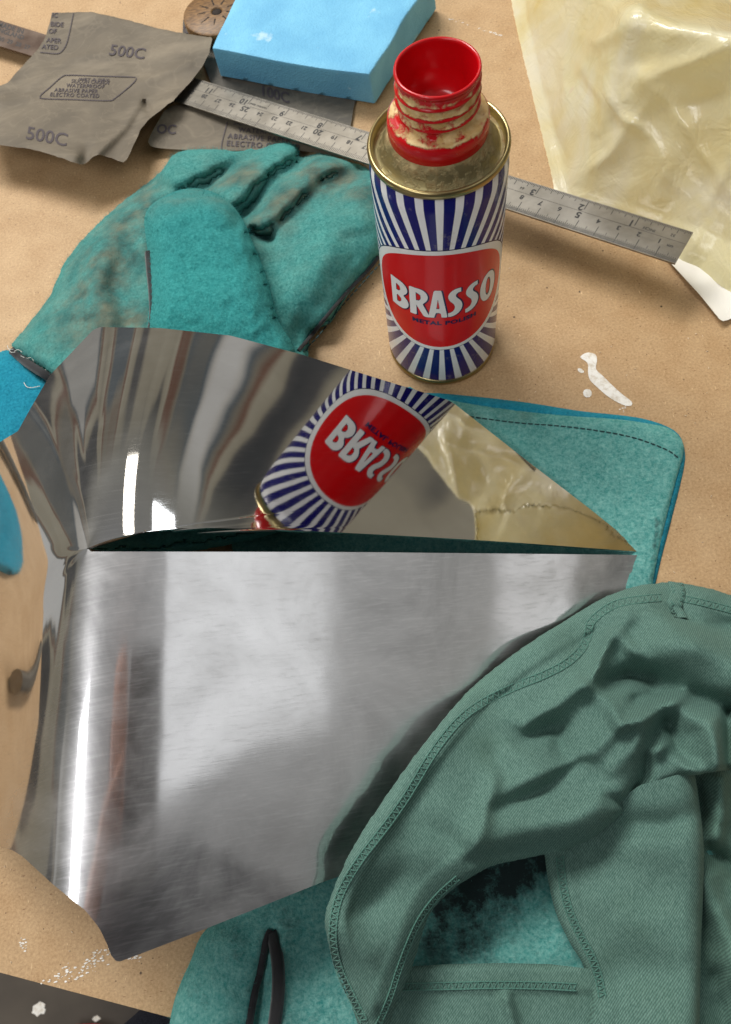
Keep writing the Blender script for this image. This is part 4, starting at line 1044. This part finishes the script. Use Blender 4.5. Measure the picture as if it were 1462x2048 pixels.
def m1_z(p):
    z = rag_base(p); q0 = p + 7 * np.stack([vnoise(p, 60, 301), vnoise(p, 60, 302)], 1)
    for line, hv, w in FOLDS:
        d, vv = segdist(q0, line, np.asarray(hv, float)); g = np.exp(-(d / w) ** 2); c_ = np.exp(-np.sqrt(d * d + (.22 * w) ** 2) / (w * .75))
        vv = vv * np.where(vv < 0, 1.2, 1.15); z = z + vv * np.where(vv < 0, .4 * g + .6 * c_, .72 * g + .28 * c_)
    # fine drag wrinkles
    u_ = p @ np.array([.62, .78]); s_ = p @ np.array([-.78, .62]); inner = sstep(60, 130, segdist(p, OUT))
    z = z + inner * (.6 * vnoise(np.stack([u_ / 130, s_ / 40], 1), 1, 311) + .5 * vnoise(np.stack([s_ / 150, u_ / 60], 1), 1, 313))
    d = segdist(p, OUT); z = z + 2.2 * sstep(52, 44, d) * (1 - .35 * sstep(44, 20, d)) - 8 * (1 - np.sqrt(1 - (1 - np.clip(d / 22, 0, 1)) ** 2))
    di = segdist(p, INN); z = z - 3.5 * (1 - np.sqrt(1 - (1 - np.clip(di / 14, 0, 1)) ** 2)) + 1.0 * sstep(60, 50, di) * sstep(1000, 900, p[:, 0])
    dl = segdist(p, LOW); z = z - 6 * (1 - np.sqrt(1 - (1 - np.clip(dl / 24, 0, 1)) ** 2))
    return z + .55 * vnoise(p, 46, 101, 2)


cl_ = sheet('cloth', M1, m1_z, MT['jersey'], rag, step=5.0, thick=1.0)
smm = cl_.modifiers.new('relax', 'SMOOTH'); smm.factor = .5; smm.iterations = 8; cl_.modifiers.move(len(cl_.modifiers) - 1, 0)
# vertical drop of cloth on the right, the hem below the opening, and the dark folds at the side
VPO = np.vstack([smooth_line([(1086, 1690), (1090, 1716), (1096, 1760), (1112, 1826), (1140, 1886), (1166, 1930), (1180, 1990), (1178, 2040), (1172, 2070)], 5), smooth_line([(1399, 2070), (1402, 1900), (1408, 1710), (1398, 1600), (1388, 1540)], 5), np.array([(1280, 1570), (1180, 1640)])])
VL = VPO[:41]; VR = smooth_line([(1399, 2070), (1402, 1900), (1408, 1710), (1398, 1600), (1388, 1540)], 5)


def vp_z(p):
    dl = segdist(p, VL); dr2 = segdist(p, VR)
    z = 22 + 14 * sstep(0, 240, dl) + 1.0 * sstep(56, 48, dl) - 4 * (1 - np.sqrt(1 - (1 - np.clip(dl / 14, 0, 1)) ** 2)) - 9 * (1 - np.sqrt(1 - (1 - np.clip(dr2 / 40, 0, 1)) ** 2))
    z = z_lines(p, lambda q_: z, [(c6([(1040, 1000), (1200, 1100), (1340, 1180)]), [-2, -4, -3], 60), (c6([(1000, 1450), (1150, 1380), (1300, 1400)]), [-2, -4, -2], 50), (c6([(1120, 900), (1250, 900), (1340, 860)]), [-5, -5, -3], 26)])
    return z + .5 * vnoise(p, 50, 111, 2)


sheet('hanging_panel', VPO, vp_z, MT['jersey'], rag, step=7.5, thick=1.0)
BP = [(790, 1938), (830, 1932), (900, 1928), (1000, 1926), (1100, 1928), (1200, 1940), (1210, 2070), (740, 2070), (760, 2000)]
bp_z = lambda p: 20 + 1.2 * sstep(1988, 1980, p[:, 1]) - 3 * (1 - np.sqrt(1 - (1 - np.clip((p[:, 1] - 1928) / 12, 0, 1)) ** 2)) + 3 * vnoise(p, 120, 121) + 4 * np.exp(-(segdist(p, [(1012, 1995), (1030, 2070)]) / 12) ** 2)
sheet('lower_hem', BP, bp_z, MT['jersey'], rag, step=8, thick=1.0)
RM = [(1370, 1560), (1480, 1500), (1500, 2070), (1380, 2070)]
rm_z = lambda p: z_lines(p, lambda q_: 16 + 3 * vnoise(q_, 60, 131, 2), [([(1440, 1560), (1440, 1640), (1430, 1680), (1400, 1690)], [9, 9, 7, 3], 20), ([(1410, 1760), (1450, 1850), (1475, 1950)], [7, 8, 8], 26), ([(1425, 1960), (1450, 2060)], [-5, -5], 22), ([(1420, 1700), (1475, 1740)], [-7, -7], 18)])
sheet('side_fold', RM, rm_z, MT['jersey'], rag, step=8, thick=1.0)
st_main = c6([(1220, 128), (1120, 138), (1050, 160), (985, 215), (965, 290), (880, 365), (740, 425), (610, 490), (520, 565), (435, 680), (370, 790), (290, 905), (212, 1005), (150, 1105), (120, 1190), (112, 1290), (134, 1390), (175, 1480), (215, 1560)])


def cover_stitch(line, zf, half=6.0):
    L = np.array(smooth_line(line, 5)); T = np.gradient(L, axis=0); T /= np.linalg.norm(T, axis=1)[:, None]; N = np.stack([-T[:, 1], T[:, 0]], 1)
    for k in (-1, 1): stitches((L + N * half * k)[::3], zf, MT['jersey_thread'], rag, 7.5, 6.2, .26, .45)
    stitches(L[::3], zf, MT['jersey_thread'], rag, 6.5, 5, .22, .4, zig=half * .8)


cover_stitch(st_main, m1_z, 7)
cover_stitch([(756, 2050), (778, 2000), (802, 1928), (834, 1850), (872, 1796), (920, 1752)], lambda p: m1_z(p), 5)
cover_stitch([(1120, 1716), (1126, 1770), (1140, 1826), (1165, 1880), (1192, 1935), (1206, 2000)], vp_z, 7)
cover_stitch([(800, 1974), (900, 1972), (1000, 1970), (1100, 1972), (1172, 1976)], bp_z, 7)
cover_stitch([(1360, 1196), (1400, 1204), (1470, 1222)], m1_z, 6)
ts = [(1352, 1166), (1356, 1190), (1348, 1215), (1360, 1236)]
V, Fc = strip(ats(resample(smooth_line(ts, 5), 4, False), m1_z(resample(smooth_line(ts, 5), 4, False)) + .8), (0, 0, 1), 6.0, .8); mesh_obj('seam_tape', V, Fc, MT['jersey'], rag)
stitches([(1346, 1170), (1350, 1192), (1343, 1214), (1354, 1234)], lambda p: m1_z(p) + 1.2, MT['jersey_thread'], rag, 5, 4, .22, .4, zig=4)
stitches([(1362, 1170), (1365, 1192), (1357, 1214), (1368, 1234)], lambda p: m1_z(p) + 1.2, MT['jersey_thread'], rag, 5, 4, .22, .4, zig=4)

# ================================================================== PERSON AT THE BENCH (jeans in view, the rest only mirrored in the steel)
def skin_body(name, joints, edges, mat, parent, root=0, lvl=2):
    me = bpy.data.meshes.new(name); me.from_pydata([tuple(np.array(j[:3]) * 1e-3) for j in joints], edges, []); me.materials.append(mat)
    ob = bpy.data.objects.new(name, me); COL.objects.link(ob); ob.parent = parent; ob.matrix_parent_inverse = Matrix.Translation(-parent.location)
    sm = ob.modifiers.new('skin', 'SKIN'); sm.use_smooth_shade = True
    for i, j in enumerate(joints):
        sv_ = me.skin_vertices[0].data[i]; r_ = j[3] * 1e-3; sv_.radius = (r_, (j[4] if len(j) > 4 else j[3]) * 1e-3); sv_.use_root = (i == root)
    su = ob.modifiers.new('smooth', 'SUBSURF'); su.levels = lvl; su.render_levels = lvl
    return ob


per = thing('person', 'person in blue jeans and dark jumper standing at the bench edge', 'person', (0, -190, -860))
skin_body('body', [(0, -235, 560, 58), (0, -215, 620, 62), (0, -165, 690, 88), (0, -150, 760, 84), (0, -165, 800, 50), (0, -70, 690, 16)], [(0, 1), (1, 2), (2, 3), (3, 4), (2, 5)], MT['skin'], per)
skin_body('hair', [(0, -185, 690, 84), (0, -170, 775, 96), (0, -150, 812, 70)], [(0, 1), (1, 2)], MT['hair'], per, lvl=2)
skin_body('jumper', [(0, -330, 130, 150, 112), (0, -320, 300, 155, 110), (0, -290, 450, 165, 105), (0, -255, 545, 62), (-190, -245, 480, 62), (-250, -190, 260, 46), (-180, -95, 235, 36), (190, -300, 480, 62), (262, -330, 250, 46), (262, -300, 30, 36)],
          [(0, 1), (1, 2), (2, 3), (2, 4), (4, 5), (5, 6), (2, 7), (7, 8), (8, 9)], MT['jumper'], per)
skin_body('jeans', [(0, -330, 120, 150, 112), (0, -310, 30, 150, 112), (-148, -104, -70, 108), (-152, -110, -420, 82), (-140, -150, -800, 60), (105, -190, -140, 86), (120, -180, -420, 66), (125, -185, -800, 52)],
          [(0, 1), (1, 2), (2, 3), (3, 4), (1, 5), (5, 6), (6, 7)], MT['denim'], per)
for s_ in (-1, 1):
    skin_body('shoe', [(s_ * 125, -190, -825, 42), (s_ * 130, -130, -832, 44, 30), (s_ * 138, -50, -838, 40, 22)], [(0, 1), (1, 2)], MT['jumper'], per)
    # forearm wrist, palm and five fingers round the phone's edge
    # the left hand holds the phone's edge, the right arm hangs at the side
    if s_ < 0:
        wr_ = np.array([-172., -88, 238]); pm = np.array([-92., -62, 300]); fx = [(np.array([-74, -78 + k * 14, 322 - k * 16.]), np.array([22, 2, 12.]), np.array([34, 0, 26.])) for k in range(4)]
        th_ = [(-80, -90, 330, 11), (-58, -84, 352, 10), (-40, -74, 362, 9)]
    else:
        wr_ = np.array([262., -298, 20]); pm = np.array([262., -290, -60]); fx = [(np.array([258, -315 + k * 17, -98.]), np.array([-2, 2, -34.]), np.array([-10, 4, -62. + abs(k - 1.4) * 7])) for k in range(4)]
        th_ = [(248, -255, -50, 11), (238, -238, -78, 10), (234, -232, -100, 9)]
    J = [(*wr_, 27), (*(wr_ * .5 + pm * .5), 25), (*pm, 30, 20)]; E_ = [(0, 1), (1, 2)]
    for b_, d1, d2 in fx:
        k0 = len(J); J += [(*b_, 9), (*(b_ + d1), 8.5), (*(b_ + d2), 7.5)]; E_ += [(2, k0), (k0, k0 + 1), (k0 + 1, k0 + 2)]
    k0 = len(J); J += th_; E_ += [(2, k0), (k0, k0 + 1), (k0 + 1, k0 + 2)]
    skin_body('hand', J, E_, MT['skin'], per, lvl=1)
ph = thing('phone', 'black phone held up above the bench in one hand', 'phone', CAM - FWD * 9 - UP * 58)
pv, pf = box_mesh(0, 0, 0, 74, 150, 8); pv = np.array(pv); ctr = CAM - FWD * 9 - UP * 60 + RIGHT * 22
ob = mesh_obj('phone_body', ctr + np.outer(pv[:, 0], RIGHT) + np.outer(pv[:, 1], UP) + np.outer(pv[:, 2], -FWD), pf, MT['phone'], ph, smooth=False)
bv_ = ob.modifiers.new('round', 'BEVEL'); bv_.width = .003; bv_.segments = 3
rp_ = at(212, 2062, -850); L = smooth_line([rp_ + np.array(d) for d in ((-40, 10, 0), (0, 0, 0), (30, -40, 0), (10, -90, 0), (-60, -110, 0))], 6); V, Fc = tube(L, 5, 8)
tag(mesh_obj('red_cable', V, Fc, MT['red_rubber']), 'short red rubber hose lying on the concrete floor', 'hose')

# two bent steel rods beyond the left edge (mirrored in the end face of the sheet)
for nm_l, pts in (('bent grey steel rod lying beside the blue glove cuff', [(-262, 300, 7), (-300, 318, 7), (-350, 330, 7), (-430, 335, 7)]), ('bent grey steel rod lying on bare bench beyond the steel', [(-285, 140, 7), (-330, 150, 7), (-390, 172, 7), (-460, 205, 7)])):
    L = smooth_line([np.array(p_, float) for p_ in pts], 8); V, Fc = tube(L, 7, 16); k_ = len(L)
    Fc = Fc + [tuple(j * k_ for j in range(16)), tuple(j * k_ + k_ - 1 for j in range(16))[::-1]]
    ob = mesh_obj('steel_rod', V, Fc, MT['rule']); ob.modifiers.new('crisp', 'EDGE_SPLIT').split_angle = math.radians(50); tag(ob, nm_l, 'rod')

# ================================================================== WOOD DUST AND SPECKS ON THE BENCH
ms = []
for k in range(420):
    x_, y_ = random.uniform(0, 1462), random.uniform(0, 2040); c = at(x_, y_, .25)
    if (c - P0) @ inn < 3: continue
    l_ = random.uniform(.2, 1.5); w_ = random.uniform(.12, .3); a = random.uniform(0, PI); t_ = np.array([math.cos(a), math.sin(a), 0]); n_ = np.array([-t_[1], t_[0], 0]); q = [c - t_ * l_ / 2, c + n_ * w_, c + t_ * l_ / 2, c - n_ * w_, c + np.array([0, 0, w_])]
    ms.append((q, [(0, 3, 4), (3, 2, 4), (2, 1, 4), (1, 0, 4)]))
V, Fc = join(ms); tag(mesh_obj('wood_dust', V, Fc, plain('pale_dust', lin(226, 206, 176), .8), smooth=False), 'pale specks of wood dust scattered on the bench', 'dust', kind='stuff')
fuzz(palm, 16000, .7, 1); fuzz(thumb, 9000, .7, 2); fuzz(cuff, 6000, .7, 3); fuzz(hb, 10000, .7, 4); fuzz(g2_cuff, 12000, .7, 5)

# lettering and prints belong to the part that carries them
def under(root, carrier, names):
    part = [c for c in root.children if c.name.split('.')[0] == carrier][0]
    for c in list(root.children):
        if c.name.split('.')[0] in names: c.parent = part; c.matrix_parent_inverse = Matrix.Identity(4)


under(can, 'label_panel', {'letter_b', 'letter_r', 'letter_a', 'letter_s', 'letter_o', 'letter_shadow', 'metal_polish_lettering'})
under(rule, 'blade', {'graduations', 'rule_number'}); under(dk, 'blade', {'rule_lettering'})
for pp in (pap1, pap2, pap3): under(pp, 'paper', {'grit_number', 'paper_lettering', 'printed_line'})
under(disc, 'wood', {'saw_cut_shade', 'centre_hole_shade'})
